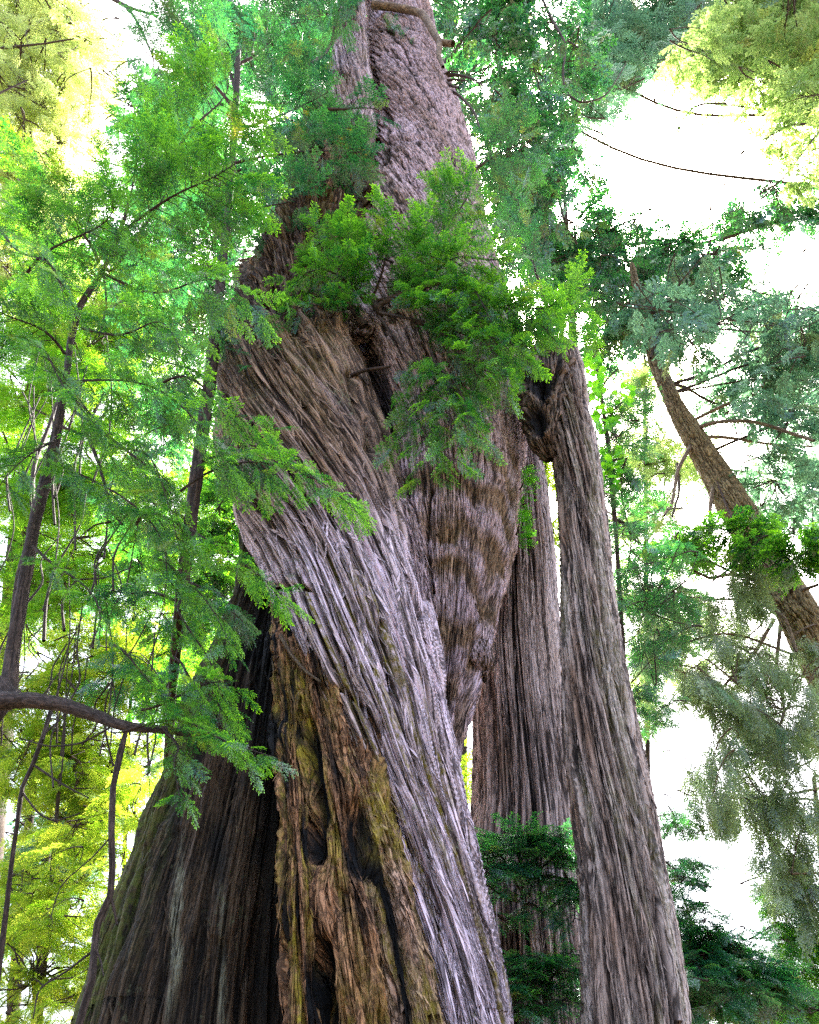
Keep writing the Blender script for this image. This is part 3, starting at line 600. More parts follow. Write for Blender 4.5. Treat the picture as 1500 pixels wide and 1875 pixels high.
# ------------------------------------------------------------ young trees on the left
yl = thing('young_redwood', 'slender leaning young redwood at the left edge with bright green boughs', 'tree', (-3.2, 6.3, 0), )
ylC = simple_trunk('trunk', [(380, 232, 238, 6.6), (450, 206, 214, 6.6), (500, 182, 192, 6.6), (560, 140, 152, 6.6), (620, 124, 136, 6.6), (700, 114, 127, 6.5), (800, 94, 112, 6.5), (870, 76, 96, 6.5), (950, 54, 75, 6.5), (1100, 28, 50, 6.4), (1200, 10, 34, 6.4), (1270, 0, 32, 6.3), (1300, -25, 14, 6.3), (1360, -75, -35, 6.3), (1500, -120, -80, 6.3), (1875, -160, -110, 6.3)], yl, M_twig, seed=51)
limb(yl, [(-60, 1292), (0, 1283), (60, 1282), (120, 1291), (180, 1312), (225, 1330), (300, 1336), (360, 1345)], 38, 10, 6.2, 5.6, M_twig, [([(8, 1240), (14, 1262), (40, 1282)], 22, 22, 6.3, 6.2), ([(205, 1330), (150, 1362), (90, 1368), (30, 1350)], 4, 2, 5.7, 6)], label='thick grey-brown limb')
limb(yl, [(186, 486), (205, 500), (245, 440), (290, 380), (322, 318)], 7, 3, 6.6, 6.2)
limb(yl, [(135, 752), (200, 800), (290, 870), (318, 910)], 7, 3, 6.4, 6.0)
limb(yl, [(150, 770), (178, 840), (190, 880), (205, 940), (225, 962)], 8, 3, 6.4, 6.0)
limb(yl, [(205, 955), (175, 960), (150, 980)], 5, 2, 6.0, 6.0)
limb(yl, [(190, 500), (196, 560), (180, 620)], 4, 2, 6.6, 6.2)
mid = thing('dark_young_redwood', 'dark straight young redwood between the bright foliage and the giant', 'tree', (-2.6, 8.2, 0))
midC = simple_trunk('trunk', [(80, 432, 442, 8.6), (240, 424, 436, 8.6), (400, 410, 424, 8.6), (560, 390, 408, 8.5), (700, 372, 396, 8.5), (800, 358, 382, 8.4), (900, 344, 368, 8.4), (1000, 331, 356, 8.3), (1080, 322, 344, 8.5), (1200, 312, 330, 9.5), (1300, 304, 320, 10.5), (1500, 296, 312, 12), (1875, 290, 306, 12.5)], mid, M_twig, seed=52)
vine = thing('crooked_sapling', 'crooked thin sapling stem curving down beside the dark trunk at lower left', 'tree', (-2.6, 7.5, 0))
simple_trunk('trunk', [(1335, 228, 236, 7.6), (1380, 214, 226, 7.6), (1440, 202, 213, 7.6), (1520, 198, 210, 7.5), (1590, 200, 212, 7.5), (1640, 196, 208, 7.5), (1690, 172, 186, 7.5), (1720, 168, 180, 7.5), (1790, 162, 176, 7.4), (1840, 148, 162, 7.4), (1875, 138, 152, 7.4)], vine, M_twig, seed=53, nS=220, amp=.08)
limb(vine, [(202, 1640), (210, 1670), (214, 1695)], 6, 3, 7.5, 7.5)
limb(vine, [(205, 1530), (170, 1570), (110, 1620), (90, 1690)], 3, 1.5, 7.5, 7.3)
limb(vine, [(172, 1740), (120, 1780), (70, 1810), (60, 1870)], 4, 2, 7.5, 7.3)
limb(vine, [(168, 1720), (185, 1760), (190, 1790)], 4, 2, 7.5, 7.3)
vine2 = thing('forked_sapling', 'thin dark forked sapling behind the thick limb at lower left', 'tree', (-4.6, 8, 0))
simple_trunk('trunk', [(1290, 92, 98, 8), (1340, 78, 86, 8), (1400, 56, 64, 8), (1440, 38, 45, 8), (1460, 34, 42, 8), (1560, 20, 28, 8), (1875, -20, -8, 8)], vine2, M_twig, seed=54, nT=14, nS=90)
limb(vine2, [(40, 1450), (70, 1490), (100, 1505), (150, 1488)], 4, 2, 8, 7.8)
limb(vine2, [(60, 1400), (120, 1440), (165, 1462)], 4, 2, 8, 7.8)
limb(vine2, [(118, 700), (90, 780), (58, 860), (62, 960), (30, 1060), (20, 1180), (6, 1300)], 8, 8, 9, 8.2)
limb(vine2, [(80, 1180), (84, 1100), (100, 1040), (150, 960), (158, 900)], 6, 2, 8.2, 8.4)
limb(vine2, [(118, 1160), (112, 1100), (140, 1060), (190, 1060), (250, 1035)], 5, 2, 8, 8)
for k in range(44):
    r = np.random.default_rng(700 + k); x = r.uniform(-10, 300); y0 = r.uniform(820, 1450); h = r.uniform(90, 320)
    limb(vine2 if k % 2 else vine, [(x + r.uniform(-10, 60), y0 - h), (x + r.uniform(-25, 35), y0 - h * .6), (x + r.uniform(-20, 20), y0 - h * .3), (x - r.uniform(0, 30), y0)], r.uniform(1.5, 3), r.uniform(2, 4), 8, 7.8 + r.uniform(-.5, .6))

# foreground boughs of the young redwood: x0,y0,Y0, x1,y1,Y1, width, spray, side twigs
boughs(yl, [
    (330, 900, 6.0, 640, 925, 5.2, 95, 50, 26), (225, 1340, 5.7, 512, 1390, 5.0, 80, 48, 22), (250, 960, 6.0, 515, 1090, 5.4, 100, 50, 24), (300, 700, 6.1, 505, 790, 5.6, 80, 48, 18),
    (190, 500, 6.4, 470, 560, 5.6, 130, 52, 26), (120, 700, 6.2, 420, 860, 5.6, 120, 52, 26), (180, 480, 6.4, 30, 330, 5.8, 130, 52, 24), (230, 420, 6.3, 430, 300, 5.6, 130, 52, 26),
    (120, 650, 6.2, -20, 560, 5.5, 110, 50, 20), (110, 780, 6.2, 330, 1010, 5.6, 120, 52, 24), (100, 850, 6.2, 290, 1150, 5.4, 110, 52, 24), (100, 800, 6.2, -10, 900, 5.6, 100, 50, 18),
    (205, 470, 6.3, 250, 230, 5.8, 130, 50, 22), (150, 600, 6.2, 330, 640, 5.3, 120, 52, 24), (60, 1000, 6.0, 180, 1180, 5.5, 80, 46, 12, dict(keep=.7)), (300, 1335, 5.6, 330, 1460, 5.2, 50, 42, 12),
    (260, 1300, 5.7, 430, 1250, 5.3, 70, 44, 16), (200, 1180, 5.9, 340, 1290, 5.5, 70, 46, 16), (50, 500, 6.2, 210, 380, 5.5, 120, 50, 22), (310, 320, 6.2, 420, 150, 5.7, 120, 50, 22),
    (20, 640, 6.0, 170, 760, 5.2, 110, 50, 18), (280, 1020, 5.9, 420, 1180, 5.4, 80, 46, 18), (0, 420, 6.1, 120, 560, 5.4, 110, 48, 18), (330, 1100, 5.9, 400, 1330, 5.5, 70, 46, 16),
    ], L_near, NEAR, 61, droop=.35)
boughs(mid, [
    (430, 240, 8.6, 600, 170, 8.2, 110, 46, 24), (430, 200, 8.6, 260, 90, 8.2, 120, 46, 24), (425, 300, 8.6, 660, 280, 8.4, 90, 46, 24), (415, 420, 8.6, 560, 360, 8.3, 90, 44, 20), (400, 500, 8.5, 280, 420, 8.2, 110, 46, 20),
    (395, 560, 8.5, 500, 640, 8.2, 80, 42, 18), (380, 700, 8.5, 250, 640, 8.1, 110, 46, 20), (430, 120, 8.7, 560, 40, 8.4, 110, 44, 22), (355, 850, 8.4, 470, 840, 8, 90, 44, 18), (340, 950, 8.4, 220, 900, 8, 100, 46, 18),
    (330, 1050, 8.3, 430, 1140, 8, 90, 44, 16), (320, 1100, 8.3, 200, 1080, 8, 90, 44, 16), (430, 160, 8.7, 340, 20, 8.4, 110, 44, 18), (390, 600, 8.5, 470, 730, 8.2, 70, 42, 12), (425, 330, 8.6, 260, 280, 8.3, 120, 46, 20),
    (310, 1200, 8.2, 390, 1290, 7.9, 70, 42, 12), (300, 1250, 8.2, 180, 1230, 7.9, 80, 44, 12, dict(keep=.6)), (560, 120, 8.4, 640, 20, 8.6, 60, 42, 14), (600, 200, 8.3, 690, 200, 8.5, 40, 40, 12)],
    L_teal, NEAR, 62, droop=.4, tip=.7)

# the giant's own boughs in front of its trunk
boughs(big, [
    (670, 540, 8.9, 560, 500, 8.0, 100, 44, 22), (740, 560, 8.6, 830, 560, 7.8, 110, 46, 26), (800, 660, 8.3, 830, 850, 7.8, 90, 46, 24), (760, 640, 8.4, 740, 800, 8.0, 70, 44, 16), (900, 560, 8.1, 1010, 560, 7.7, 80, 44, 18), (820, 420, 8.4, 860, 350, 8.2, 60, 42, 14), (850, 540, 8.2, 920, 660, 7.7, 90, 44, 20), (660, 470, 8.7, 610, 420, 8.2, 60, 42, 14),
    (660, 560, 8.9, 520, 575, 8.0, 85, 44, 22), (670, 555, 8.9, 575, 430, 8.2, 80, 44, 20), (680, 550, 8.9, 730, 420, 8.0, 100, 46, 22), (690, 550, 8.9, 850, 470, 7.9, 120, 46, 26), (740, 540, 8.6, 960, 560, 7.8, 120, 46, 28),
    (800, 520, 8.4, 1010, 610, 7.8, 90, 44, 22), (760, 590, 8.5, 930, 690, 7.8, 110, 46, 26), (790, 640, 8.3, 860, 790, 7.8, 100, 46, 26), (770, 700, 8.3, 790, 880, 7.9, 75, 44, 20), (800, 480, 8.5, 830, 340, 8.3, 80, 44, 24),
    (850, 470, 8.3, 940, 470, 8.0, 80, 44, 16, dict(keep=.8)), (720, 480, 8.6, 640, 480, 8.1, 80, 44, 16), (820, 600, 8.2, 960, 640, 7.6, 90, 46, 20), (760, 500, 8.5, 790, 440, 8, 90, 44, 16), (860, 500, 8.3, 900, 590, 7.7, 90, 44, 18)],
    L_near, NEAR, 63, droop=.45, keep=.82)
boughs(big, [
    (600, 330, 9.7, 560, 230, 9.2, 70, 40, 18), (620, 320, 9.7, 570, 200, 9.3, 70, 40, 18), (620, 380, 9.7, 680, 300, 9.2, 60, 38, 16), (640, 10, 10.3, 540, 30, 10, 90, 36, 20),
    (660, 0, 10.2, 630, 40, 9.8, 50, 34, 12), (690, 60, 10.6, 760, 80, 10, 36, 30, 10), (590, 340, 9.7, 620, 420, 9.3, 40, 36, 10), (600, 120, 10.4, 540, 130, 10, 70, 36, 14), (470, 640, 9.4, 440, 610, 8.6, 50, 38, 10),
    (1000, 560, 9.8, 900, 300, 10, 110, 40, 22), (860, 320, 10, 960, 260, 9.6, 90, 38, 18)],
    L_teal, NEAR, 64, droop=.4, tip=.8)
boughs(big, [(630, 300, 9.2, 652, 262, 9.0, 22, 24, 8), (590, 240, 9.3, 560, 215, 9.1, 20, 22, 6), (420, 215, 8.2, 445, 235, 8.0, 24, 24, 6)], L_near, NEAR, 65, yel=.8)
# sprouts on the broken top of the right stem
boughs(stem, [(1030, 650, 9.4, 1050, 560, 9.0, 70, 38, 18), (1020, 645, 9.4, 975, 600, 9.0, 60, 38, 14), (1020, 640, 9.4, 1060, 520, 9.2, 60, 38, 12)], L_near, NEAR, 66, droop=.3)

# maple with broad leaves behind the stem, and two sprigs growing on the bark
def maple_leaves(name, ells, mat, parent, seed, size):
    r = np.random.default_rng(seed); V = []; A = []
    k = 11; an = np.linspace(0, 2 * math.pi, k * 2, endpoint=False)
    rad = np.where(np.arange(k * 2) % 2 == 0, 1., .62) * (1 + .25 * np.cos(an)); L = np.stack([rad * np.cos(an), rad * np.sin(an), .12 * np.abs(np.sin(an * 1.5))], -1)
    Vs = []; Q = []; n0 = 0; At = []
    for (cx, cy, rx, ry, Y, dY, n) in ells:
        for _ in range(n):
            a = r.uniform(0, 6.28); q = math.sqrt(r.random()); c, t = P(cx + rx * q * math.cos(a), cy + ry * q * math.sin(a), Y + r.uniform(-dY, dY))
            z = nrm(np.array([r.normal(0, .5), r.normal(-.2, .5), 1])); x = nrm(np.cross(z, r.normal(0, 1, 3))); y = np.cross(z, x); s_ = size * t / F * r.uniform(.6, 1.2)
            W = c + s_ * (L[:, :1] * x + L[:, 1:2] * y + L[:, 2:] * z); Vs.append(np.concatenate([W, c[None]])); m = len(L)
            Q.append(np.array([[n0 + i, n0 + (i + 1) % m, n0 + (i + 2) % m, n0 + m] for i in range(0, m, 2)])); n0 += m + 1
            sh = r.uniform(0, 1); At.append(np.tile([r.uniform(0, 1) ** 2, sh, 0, 1], (m + 1, 1)))
    return build(name, np.concatenate(Vs), np.concatenate(Q), mat, parent, np.concatenate(At), smooth=False)
mp = thing('maple_sapling', 'slender maple with large bright leaves just right of the burl-topped stem', 'tree', (4.2, 12.5, 0))
simple_trunk('trunk', [(640, 1086, 1091, 12.6), (800, 1108, 1116, 12.5), (1000, 1126, 1134, 12.5), (1300, 1140, 1152, 12.5), (1875, 1180, 1196, 12.5)], mp, M_twig, seed=55, nT=14)
for pts in ([(1100, 760), (1080, 745), (1070, 700)], [(1105, 790), (1122, 752), (1140, 735)], [(1112, 850), (1130, 840), (1148, 842)], [(1096, 720), (1115, 690), (1135, 672)]): limb(mp, pts, 4, 2, 12.5, 12.1)
maple_leaves('foliage', [(1085, 690, 24, 46, 12.2, .4, 70), (1108, 770, 28, 26, 12.2, .4, 40), (1120, 840, 20, 30, 12.2, .4, 34), (1140, 725, 22, 30, 12.2, .4, 22), (1115, 880, 26, 30, 12.2, .5, 26)], L_broad, mp, 71, 9)
clump(mp, [(1150, 960, 60, 120, 12.6, .8, 14), (1180, 1120, 60, 120, 12.6, .8, 14), (1130, 800, 40, 90, 13, .8, 8), (1200, 1260, 50, 60, 12.6, .8, 7)], L_teal, FINE, 72, 34, 70, 50, 9, tip=.8, keep=.8)
for i, (x, y, rx, ry, lab, q) in enumerate([(958, 886, 14, 24, 'upper of two bright green sprigs growing on the ruffled bark edge', 16), (951, 962, 13, 40, 'lower and longer of two bright green sprigs growing on the ruffled bark edge', 22)]):
    c, _ = P(x, y, 9.6); sg = thing('leafy_sprig', lab, 'plant', c, 'sprigs on the trunk edge')
    wd = Wood(); wd.limb(ppath([(x - 6, y + ry * .5), (x, y), (x + 3, y - ry)], 9.75, 9.5), .02, .008); st_ = wd.build('twig', M_twig, sg)
    f = Fol(FINE); r = np.random.default_rng(800 + i)
    for _ in range(q * 2):
        p, _t = P(x + r.uniform(-.4, .6) * rx, y + r.uniform(-1, 1) * ry, 9.6 + r.uniform(-.2, .1)); f.add(p, np.array([r.uniform(.2, 1), r.normal(-.3, .4), r.uniform(-.3, .5)]), np.array([0, -.5, 1]) + r.normal(0, .4, 3), 24 * px2m(p), r.uniform(0, .8))
    f.build('foliage', L_broad, sg, r)

# young redwoods sprouting at the foot of the ribbed trunk
for i, (ell, bs, lab) in enumerate([
    ((930, 1580), [(960, 1640, 10.4, 890, 1560, 9.6, 60, 44, 16), (960, 1600, 10.3, 920, 1530, 9.7, 60, 44, 20), (990, 1600, 10.3, 1000, 1530, 9.7, 60, 44, 20), (950, 1610, 10.3, 880, 1590, 9.6, 60, 44, 18), (990, 1610, 10.3, 1050, 1620, 9.7, 60, 44, 20), (1000, 1560, 10.2, 1045, 1520, 9.7, 50, 42, 14), (970, 1640, 10.4, 1040, 1570, 9.6, 60, 44, 16), (960, 1640, 10.4, 960, 1520, 9.6, 60, 44, 16), (950, 1650, 10.4, 880, 1620, 9.6, 60, 44, 14), (1010, 1640, 10.4, 1045, 1650, 9.8, 40, 40, 12),
                   (960, 1660, 10.4, 990, 1680, 9.6, 40, 42, 10), (940, 1560, 10.2, 1030, 1540, 9.7, 60, 42, 14), (930, 1690, 10.4, 880, 1680, 9.6, 50, 42, 10), (1035, 1600, 10.1, 1050, 1690, 9.7, 46, 40, 14), (900, 1560, 10.2, 875, 1600, 9.5, 50, 42, 12)],
     'bushy dark green redwood sprout in front of the ribbed trunk, the upper of two'),
    ((960, 1790), [(1000, 1850, 10.2, 930, 1770, 9.3, 60, 46, 16), (1000, 1820, 10.1, 950, 1750, 9.4, 50, 44, 14), (1000, 1800, 10.1, 1040, 1740, 9.5, 50, 44, 14), (980, 1840, 10.0, 915, 1800, 9.3, 56, 46, 16), (1000, 1850, 10.2, 1030, 1770, 9.4, 60, 46, 14), (990, 1860, 10.2, 920, 1840, 9.3, 56, 46, 14), (1000, 1860, 10.2, 990, 1750, 9.4, 60, 46, 14), (1010, 1860, 10.2, 1040, 1840, 9.4, 50, 44, 12)],
     'lower teal-green redwood sprout at the bottom between the two trunks')]):
    c, _ = P(ell[0] + 30, 1875, 10.4); sh = thing('redwood_sprout', lab, 'shrub', (c[0], 10.4, 0), 'sprouts by the ribbed trunk')
    limb(sh, [(ell[0] + 30, 2300 if i else 2300), (ell[0] + 32, 2000), (ell[0] + 25, ell[1] + 60)], 7, 4, 10.4, 10.4, name='stem')
    boughs(sh, bs, L_teal, NEAR, 81 + i, droop=.25, tip=1.)

# ------------------------------------------------------------ background trees
def bgtree(name, label, cat, rows, ells, mat, protos, seed, tm=M_twig, group=None, **kw):
    c, _ = P((rows[-1][1] + rows[-1][2]) / 2, rows[-1][0], rows[-1][3]); t = thing(name, label, cat, (c[0], rows[-1][3], 0), group)
    C = simple_trunk('trunk', rows, t, tm, seed=seed, nT=20, nS=90); clump(t, ells, mat, protos, seed, limb=C, **kw); return t
def col(x0, y0, w0, x1, y1, w1, Y): return [(y0 + (y1 - y0) * q, x0 + (x1 - x0) * q - (w0 + (w1 - w0) * q) / 2, x0 + (x1 - x0) * q + (w0 + (w1 - w0) * q) / 2, Y) for q in np.linspace(0, 1, 5)]
G = 'trees behind the giant'
SK = dict(keep=.85, spx=34, blen=80, W=52, n2=8, tip=1., droop=.25)
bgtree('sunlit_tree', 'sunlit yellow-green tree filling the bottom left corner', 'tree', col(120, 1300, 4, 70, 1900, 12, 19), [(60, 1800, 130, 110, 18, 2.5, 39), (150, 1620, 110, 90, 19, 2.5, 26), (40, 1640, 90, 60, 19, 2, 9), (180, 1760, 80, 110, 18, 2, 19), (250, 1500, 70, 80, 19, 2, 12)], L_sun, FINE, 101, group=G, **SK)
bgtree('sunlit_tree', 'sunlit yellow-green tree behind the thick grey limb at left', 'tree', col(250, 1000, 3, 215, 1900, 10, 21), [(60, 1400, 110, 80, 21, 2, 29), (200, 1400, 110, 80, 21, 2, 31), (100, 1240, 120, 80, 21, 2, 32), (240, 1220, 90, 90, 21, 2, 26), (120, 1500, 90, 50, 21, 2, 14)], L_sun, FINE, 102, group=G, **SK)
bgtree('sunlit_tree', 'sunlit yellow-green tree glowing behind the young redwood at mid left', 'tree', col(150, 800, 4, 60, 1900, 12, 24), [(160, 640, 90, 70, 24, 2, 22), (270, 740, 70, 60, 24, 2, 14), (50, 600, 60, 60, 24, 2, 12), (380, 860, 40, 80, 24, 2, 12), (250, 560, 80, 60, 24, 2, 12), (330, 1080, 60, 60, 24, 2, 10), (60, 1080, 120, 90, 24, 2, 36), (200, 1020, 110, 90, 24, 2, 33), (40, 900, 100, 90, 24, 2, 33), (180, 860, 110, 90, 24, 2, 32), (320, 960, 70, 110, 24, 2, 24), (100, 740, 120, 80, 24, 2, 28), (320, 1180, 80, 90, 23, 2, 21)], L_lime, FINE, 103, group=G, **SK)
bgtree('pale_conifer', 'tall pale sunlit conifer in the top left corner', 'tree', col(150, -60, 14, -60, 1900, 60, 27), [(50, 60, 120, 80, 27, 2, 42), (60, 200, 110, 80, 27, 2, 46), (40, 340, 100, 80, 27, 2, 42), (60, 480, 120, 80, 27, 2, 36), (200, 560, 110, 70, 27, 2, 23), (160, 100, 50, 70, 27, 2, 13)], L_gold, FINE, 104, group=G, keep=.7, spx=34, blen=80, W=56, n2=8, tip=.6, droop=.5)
bgtree('blue_conifer', 'bluish shaded conifer seen low through the leaves at far left', 'tree', col(70, 1300, 10, 20, 1900, 26, 34), [(60, 1560, 80, 60, 34, 2, 10), (150, 1520, 60, 50, 34, 2, 8), (180, 1400, 60, 50, 34, 2, 6), (40, 1680, 60, 60, 34, 2, 6)], L_fir, COARSE, 105, group=G, spx=40, blen=80, W=60, n2=8, tip=.1, droop=.6)
bgtree('shaded_redwood', 'redwood with blue-green foliage behind the top left of the giant', 'tree', col(556, -80, 8, 640, 1900, 60, 17), [(330, 180, 100, 60, 16, 1.5, 15), (450, 70, 90, 50, 16, 1.5, 14), (480, 330, 100, 80, 17, 1.5, 18), (330, 330, 100, 90, 17, 1.5, 15), (400, 480, 90, 80, 17, 1.5, 14), (250, 480, 90, 80, 17, 1.5, 12), (360, 620, 70, 70, 17, 1.5, 8), (560, 180, 60, 90, 17, 1.5, 9), (600, 40, 70, 50, 17, 1.5, 9), (300, 780, 70, 80, 17, 1.5, 9)], L_teal, COARSE, 106, group=G, keep=.75, spx=36, blen=80, W=56, n2=8, tip=.6, droop=.5)
bgtree('top_canopy_redwood', 'redwood crown hanging in from the top centre, right of the spires', 'tree', col(820, -120, 10, 800, 1900, 60, 18), [(850, 60, 60, 60, 15, 1.5, 9), (900, 30, 90, 60, 15, 1.5, 11), (950, 180, 80, 80, 15.5, 1.5, 11), (900, 260, 60, 80, 15.5, 1.5, 9), (960, 330, 70, 80, 15.5, 1.5, 9), (830, 170, 40, 50, 14, 1, 4), (930, 430, 60, 70, 15.5, 1.5, 7), (1020, 120, 70, 80, 16, 1.5, 7)], L_teal, COARSE, 107, group=G, keep=.7, spx=38, blen=80, W=58, n2=8, tip=.6, droop=.5)
bgtree('pale_conifer', 'sparse pale conifer crown along the top edge right of centre', 'tree', col(1560, -140, 30, 1900, 1900, 70, 24), [(1080, 80, 70, 90, 22, 2, 13), (1160, 40, 80, 60, 22, 2, 13), (1110, 140, 60, 40, 22, 2, 6), (1230, 50, 60, 50, 22, 2, 8), (1030, 220, 40, 40, 22, 2, 5), (1280, 20, 60, 40, 22, 2, 6)], L_fir, FINE, 108, group=G, spx=42, blen=80, W=60, n2=8, tip=.5, droop=.6)
bgtree('broadleaf_tree', 'yellowish thin-leaved tree reaching over from the top right corner', 'tree', col(1700, -100, 30, 1800, 1900, 90, 16), [(1430, 70, 90, 70, 15, 1.5, 22), (1350, 90, 60, 50, 15, 1.5, 10), (1465, 160, 50, 60, 15, 1.5, 12), (1470, 20, 60, 50, 15, 1.5, 10), (1370, 40, 60, 50, 15, 1.5, 8), (1500, 270, 30, 40, 15, 1.5, 3)], L_pale, COARSE, 109, group=G, spx=34, blen=90, W=56, n2=8, tip=.8, droop=.2, keep=.8)
bgtree('backlit_redwood', 'dark backlit redwood crown around the sun right of centre', 'tree', col(1030, 300, 6, 1130, 1900, 50, 21), [(1010, 330, 50, 50, 19, 1.5, 6), (1110, 440, 60, 30, 19, 1.5, 8), (1000, 440, 60, 60, 19, 1.5, 10), (1120, 490, 80, 60, 19, 1.5, 13), (1030, 540, 70, 50, 19, 1.5, 10), (1210, 480, 60, 30, 19, 1.5, 8), (1150, 600, 70, 60, 19, 1.5, 10), (1300, 510, 60, 30, 19, 1.5, 7), (1390, 405, 60, 24, 19, 1, 4), (1470, 400, 40, 20, 19, 1, 3)], L_teal, COARSE, 110, group=G, keep=.7, spx=38, blen=80, W=56, n2=8, tip=.4, droop=.45)
bgtree('distant_redwood', 'soft green distant redwood between the burl-topped stem and the leaning conifer', 'tree', col(1180, 560, 5, 1190, 1900, 12, 26), [(1170, 700, 60, 70, 25, 2, 7), (1160, 850, 70, 80, 25, 2, 10), (1210, 960, 80, 80, 25, 2, 11), (1180, 1100, 70, 90, 25, 2, 11), (1200, 1240, 70, 80, 25, 2, 10), (1230, 820, 60, 80, 25, 2, 7), (1300, 1140, 70, 70, 25, 2, 6)], L_pale, FINE, 111, group=G, spx=34, blen=70, W=50, n2=8, tip=.6, droop=.4)
bgtree('distant_redwood', 'blue-green distant redwood behind the far right foliage', 'tree', col(1500, 420, 8, 1900, 1900, 40, 28), [(1420, 560, 90, 60, 27, 2, 8), (1470, 680, 60, 90, 27, 2, 8), (1460, 900, 60, 90, 27, 2, 7), (1320, 860, 80, 80, 27, 2, 6)], L_fir, FINE, 112, group=G, spx=36, blen=70, W=54, n2=8, tip=.4, droop=.5)
bgtree('young_hemlock', 'small blue-green conifer at the bottom right beside the furrowed stem', 'tree', col(1292, 1800, 4, 1330, 1900, 10, 15), [(1280, 1770, 50, 40, 14, 1, 12), (1300, 1840, 80, 40, 14, 1, 14), (1370, 1810, 50, 40, 14, 1, 6)], L_teal, FINE, 113, group=G, spx=38, blen=60, W=50, n2=8, tip=.4, droop=.3)
bgtree('hemlock', 'green conifer at the right edge near the bottom corner', 'tree', col(1490, 1420, 8, 1540, 1900, 24, 17), [(1480, 1720, 50, 70, 16, 1, 12), (1470, 1830, 60, 50, 16, 1, 12), (1440, 1640, 40, 50, 16, 1, 5)], L_near, FINE, 114, group=G, spx=40, blen=60, W=52, n2=8, tip=.4, droop=.5)
bgtree('yellow_shrub', 'yellow-green sunlit shrub at the bottom edge on the right', 'shrub', col(1420, 1800, 5, 1425, 1900, 10, 20), [(1420, 1860, 70, 22, 20, 1, 12)], L_sun, COARSE, 115, group=None, spx=30, blen=40, W=40, n2=7, tip=1., droop=.1)
bgtree('gap_tree', 'sunlit tree seen in the narrow gap between the giant and the ribbed trunk', 'tree', col(850, 1200, 8, 850, 1900, 20, 22), [(850, 1400, 40, 70, 21, 1, 8), (1010, 960, 26, 90, 21, 1, 8), (1000, 850, 26, 50, 21, 1, 5)], L_sun, FINE, 116, group=G, spx=34, blen=60, W=46, n2=8, tip=.6, droop=.3)
bgtree('thicket_tree', 'bright green small tree behind the left shoulder of the giant', 'tree', col(440, 560, 4, 430, 1900, 12, 15), [(440, 820, 40, 70, 14.5, 1, 8), (400, 930, 60, 60, 14.5, 1, 8), (420, 1040, 50, 60, 14.5, 1, 8), (350, 1140, 60, 60, 14.5, 1, 8), (300, 1000, 60, 70, 14.5, 1, 8), (400, 720, 40, 60, 14.5, 1, 4), (320, 1280, 50, 60, 14.5, 1, 6)], L_near, COARSE, 117, group=G, spx=34, blen=60, W=50, n2=8, tip=.9, droop=.3)
GAPS = []
bt = [o for o in S.objects if o.name.startswith('backlit_redwood')][0]
boughs(bt, [(1100, 430, 19, 1190, 400, 18.5, 26, 30, 9), (1160, 450, 19, 1280, 430, 18.5, 26, 30, 9), (1230, 470, 19, 1340, 400, 18.5, 24, 30, 9), (1320, 440, 19, 1480, 405, 18.5, 26, 30, 12), (1270, 480, 19, 1420, 455, 18.5, 24, 30, 10), (1060, 400, 19, 1110, 350, 18.5, 26, 30, 8), (1010, 350, 19, 1060, 300, 18.5, 26, 30, 8), (1340, 520, 19, 1440, 540, 18.5, 30, 30, 9)], L_teal, COARSE, 91, droop=.5, tip=.2, keep=.7)
bt = [o for o in S.objects if o.name.startswith('young_hemlock')][0]
boughs(bt, [(1300, 1800, 14.5, 1240, 1590, 13.5, 50, 36, 20), (1300, 1810, 14.5, 1262, 1680, 13.5, 54, 36, 18), (1330, 1830, 14.5, 1325, 1700, 13.5, 60, 36, 18), (1310, 1850, 14.5, 1290, 1740, 13.5, 60, 36, 18), (1340, 1840, 14.5, 1400, 1750, 13.5, 56, 36, 16), (1260, 1840, 14.5, 1250, 1760, 13.5, 50, 36, 14), (1360, 1860, 14.5, 1440, 1800, 13.8, 50, 36, 14)], L_teal, COARSE, 93, droop=.4, tip=.5, keep=.7)
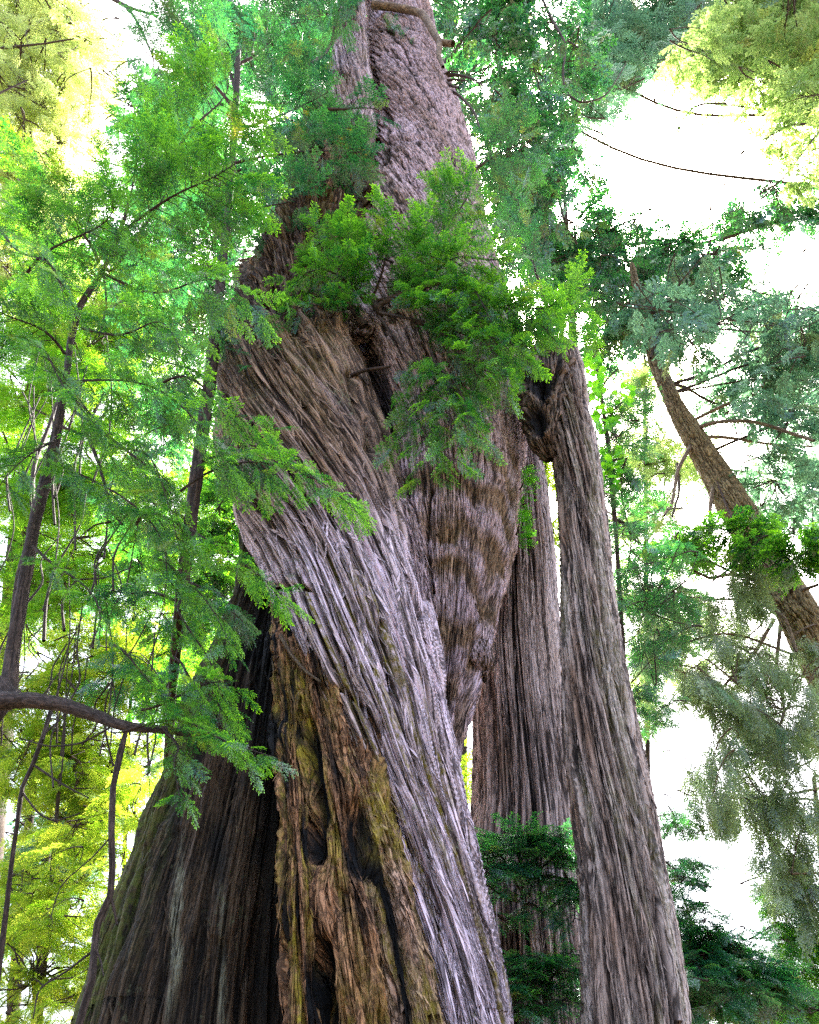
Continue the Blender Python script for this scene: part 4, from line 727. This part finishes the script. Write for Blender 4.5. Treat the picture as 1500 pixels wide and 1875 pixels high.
clump(bt, [(1250, 1610, 24, 60, 14, .6, 9), (1262, 1700, 34, 36, 14, .6, 9), (1320, 1740, 50, 36, 14, .6, 12), (1390, 1780, 50, 40, 14, .6, 12), (1260, 1800, 40, 50, 14, .6, 10)], L_teal, FINE, 94, 34, 46, 40, 8, limb=P(np.full(9, 1292), np.linspace(1600, 1860, 9), 14.6)[0], tip=.6, droop=.35, keep=.85)
clump(bt, [(1236, 1500, 16, 60, 14, .5, 5)], L_teal, FINE, 95, 32, 40, 34, 7, limb=P(np.full(9, 1215), np.linspace(1480, 1700, 9), 14.6)[0], tip=.6, droop=.35, keep=.8)
bt = [o for o in S.objects if o.name.startswith('broadleaf_tree')][0]
boughs(bt, [(1440, 150, 15.5, 1300, 215, 15, 34, 30, 12), (1500, 230, 15.5, 1390, 260, 15, 34, 30, 11), (1380, 110, 15.5, 1250, 160, 15, 34, 30, 10), (1520, 330, 15.5, 1440, 330, 15, 24, 28, 7), (1340, 60, 15.5, 1230, 110, 15, 30, 30, 9), (1330, 190, 15.2, 1240, 240, 14.8, 18, 26, 6)], L_pale, COARSE, 92, droop=.4, tip=.5, keep=.55)
# loose twigs against the white sky
ot = [o for o in S.objects if o.name.startswith('broadleaf_tree')][0]
limb(ot, [(1560, 180), (1500, 240), (1440, 320), (1390, 370), (1320, 395)], 3.5, 1.5, 16, 15); limb(ot, [(1560, 110), (1500, 128), (1430, 146)], 3, 1, 16, 15); limb(ot, [(1420, -20), (1460, 30), (1520, 60)], 14, 12, 16, 15.5)
ot = [o for o in S.objects if o.name.startswith('top_canopy')][0]
limb(ot, [(990, -10), (1012, 40), (1038, 80), (1030, 130), (1035, 170), (1065, 190), (1110, 178), (1150, 110)], 6, 2, 14, 14); limb(ot, [(1036, 72), (1080, 100), (1120, 130)], 3, 1.5, 14, 14)
ot = [o for o in S.objects if o.name.startswith('pale_conifer')][0]
limb(ot, [(-40, 92), (20, 86), (80, 80), (140, 70)], 5, 2, 24, 22); limb(ot, [(190, -20), (240, 20), (262, 60), (280, 105)], 6, 2.5, 20, 20); limb(ot, [(190, -10), (240, 15), (292, 30)], 7, 3, 20, 20); limb(ot, [(-40, 190), (10, 165), (54, 145)], 4, 2, 22, 22)
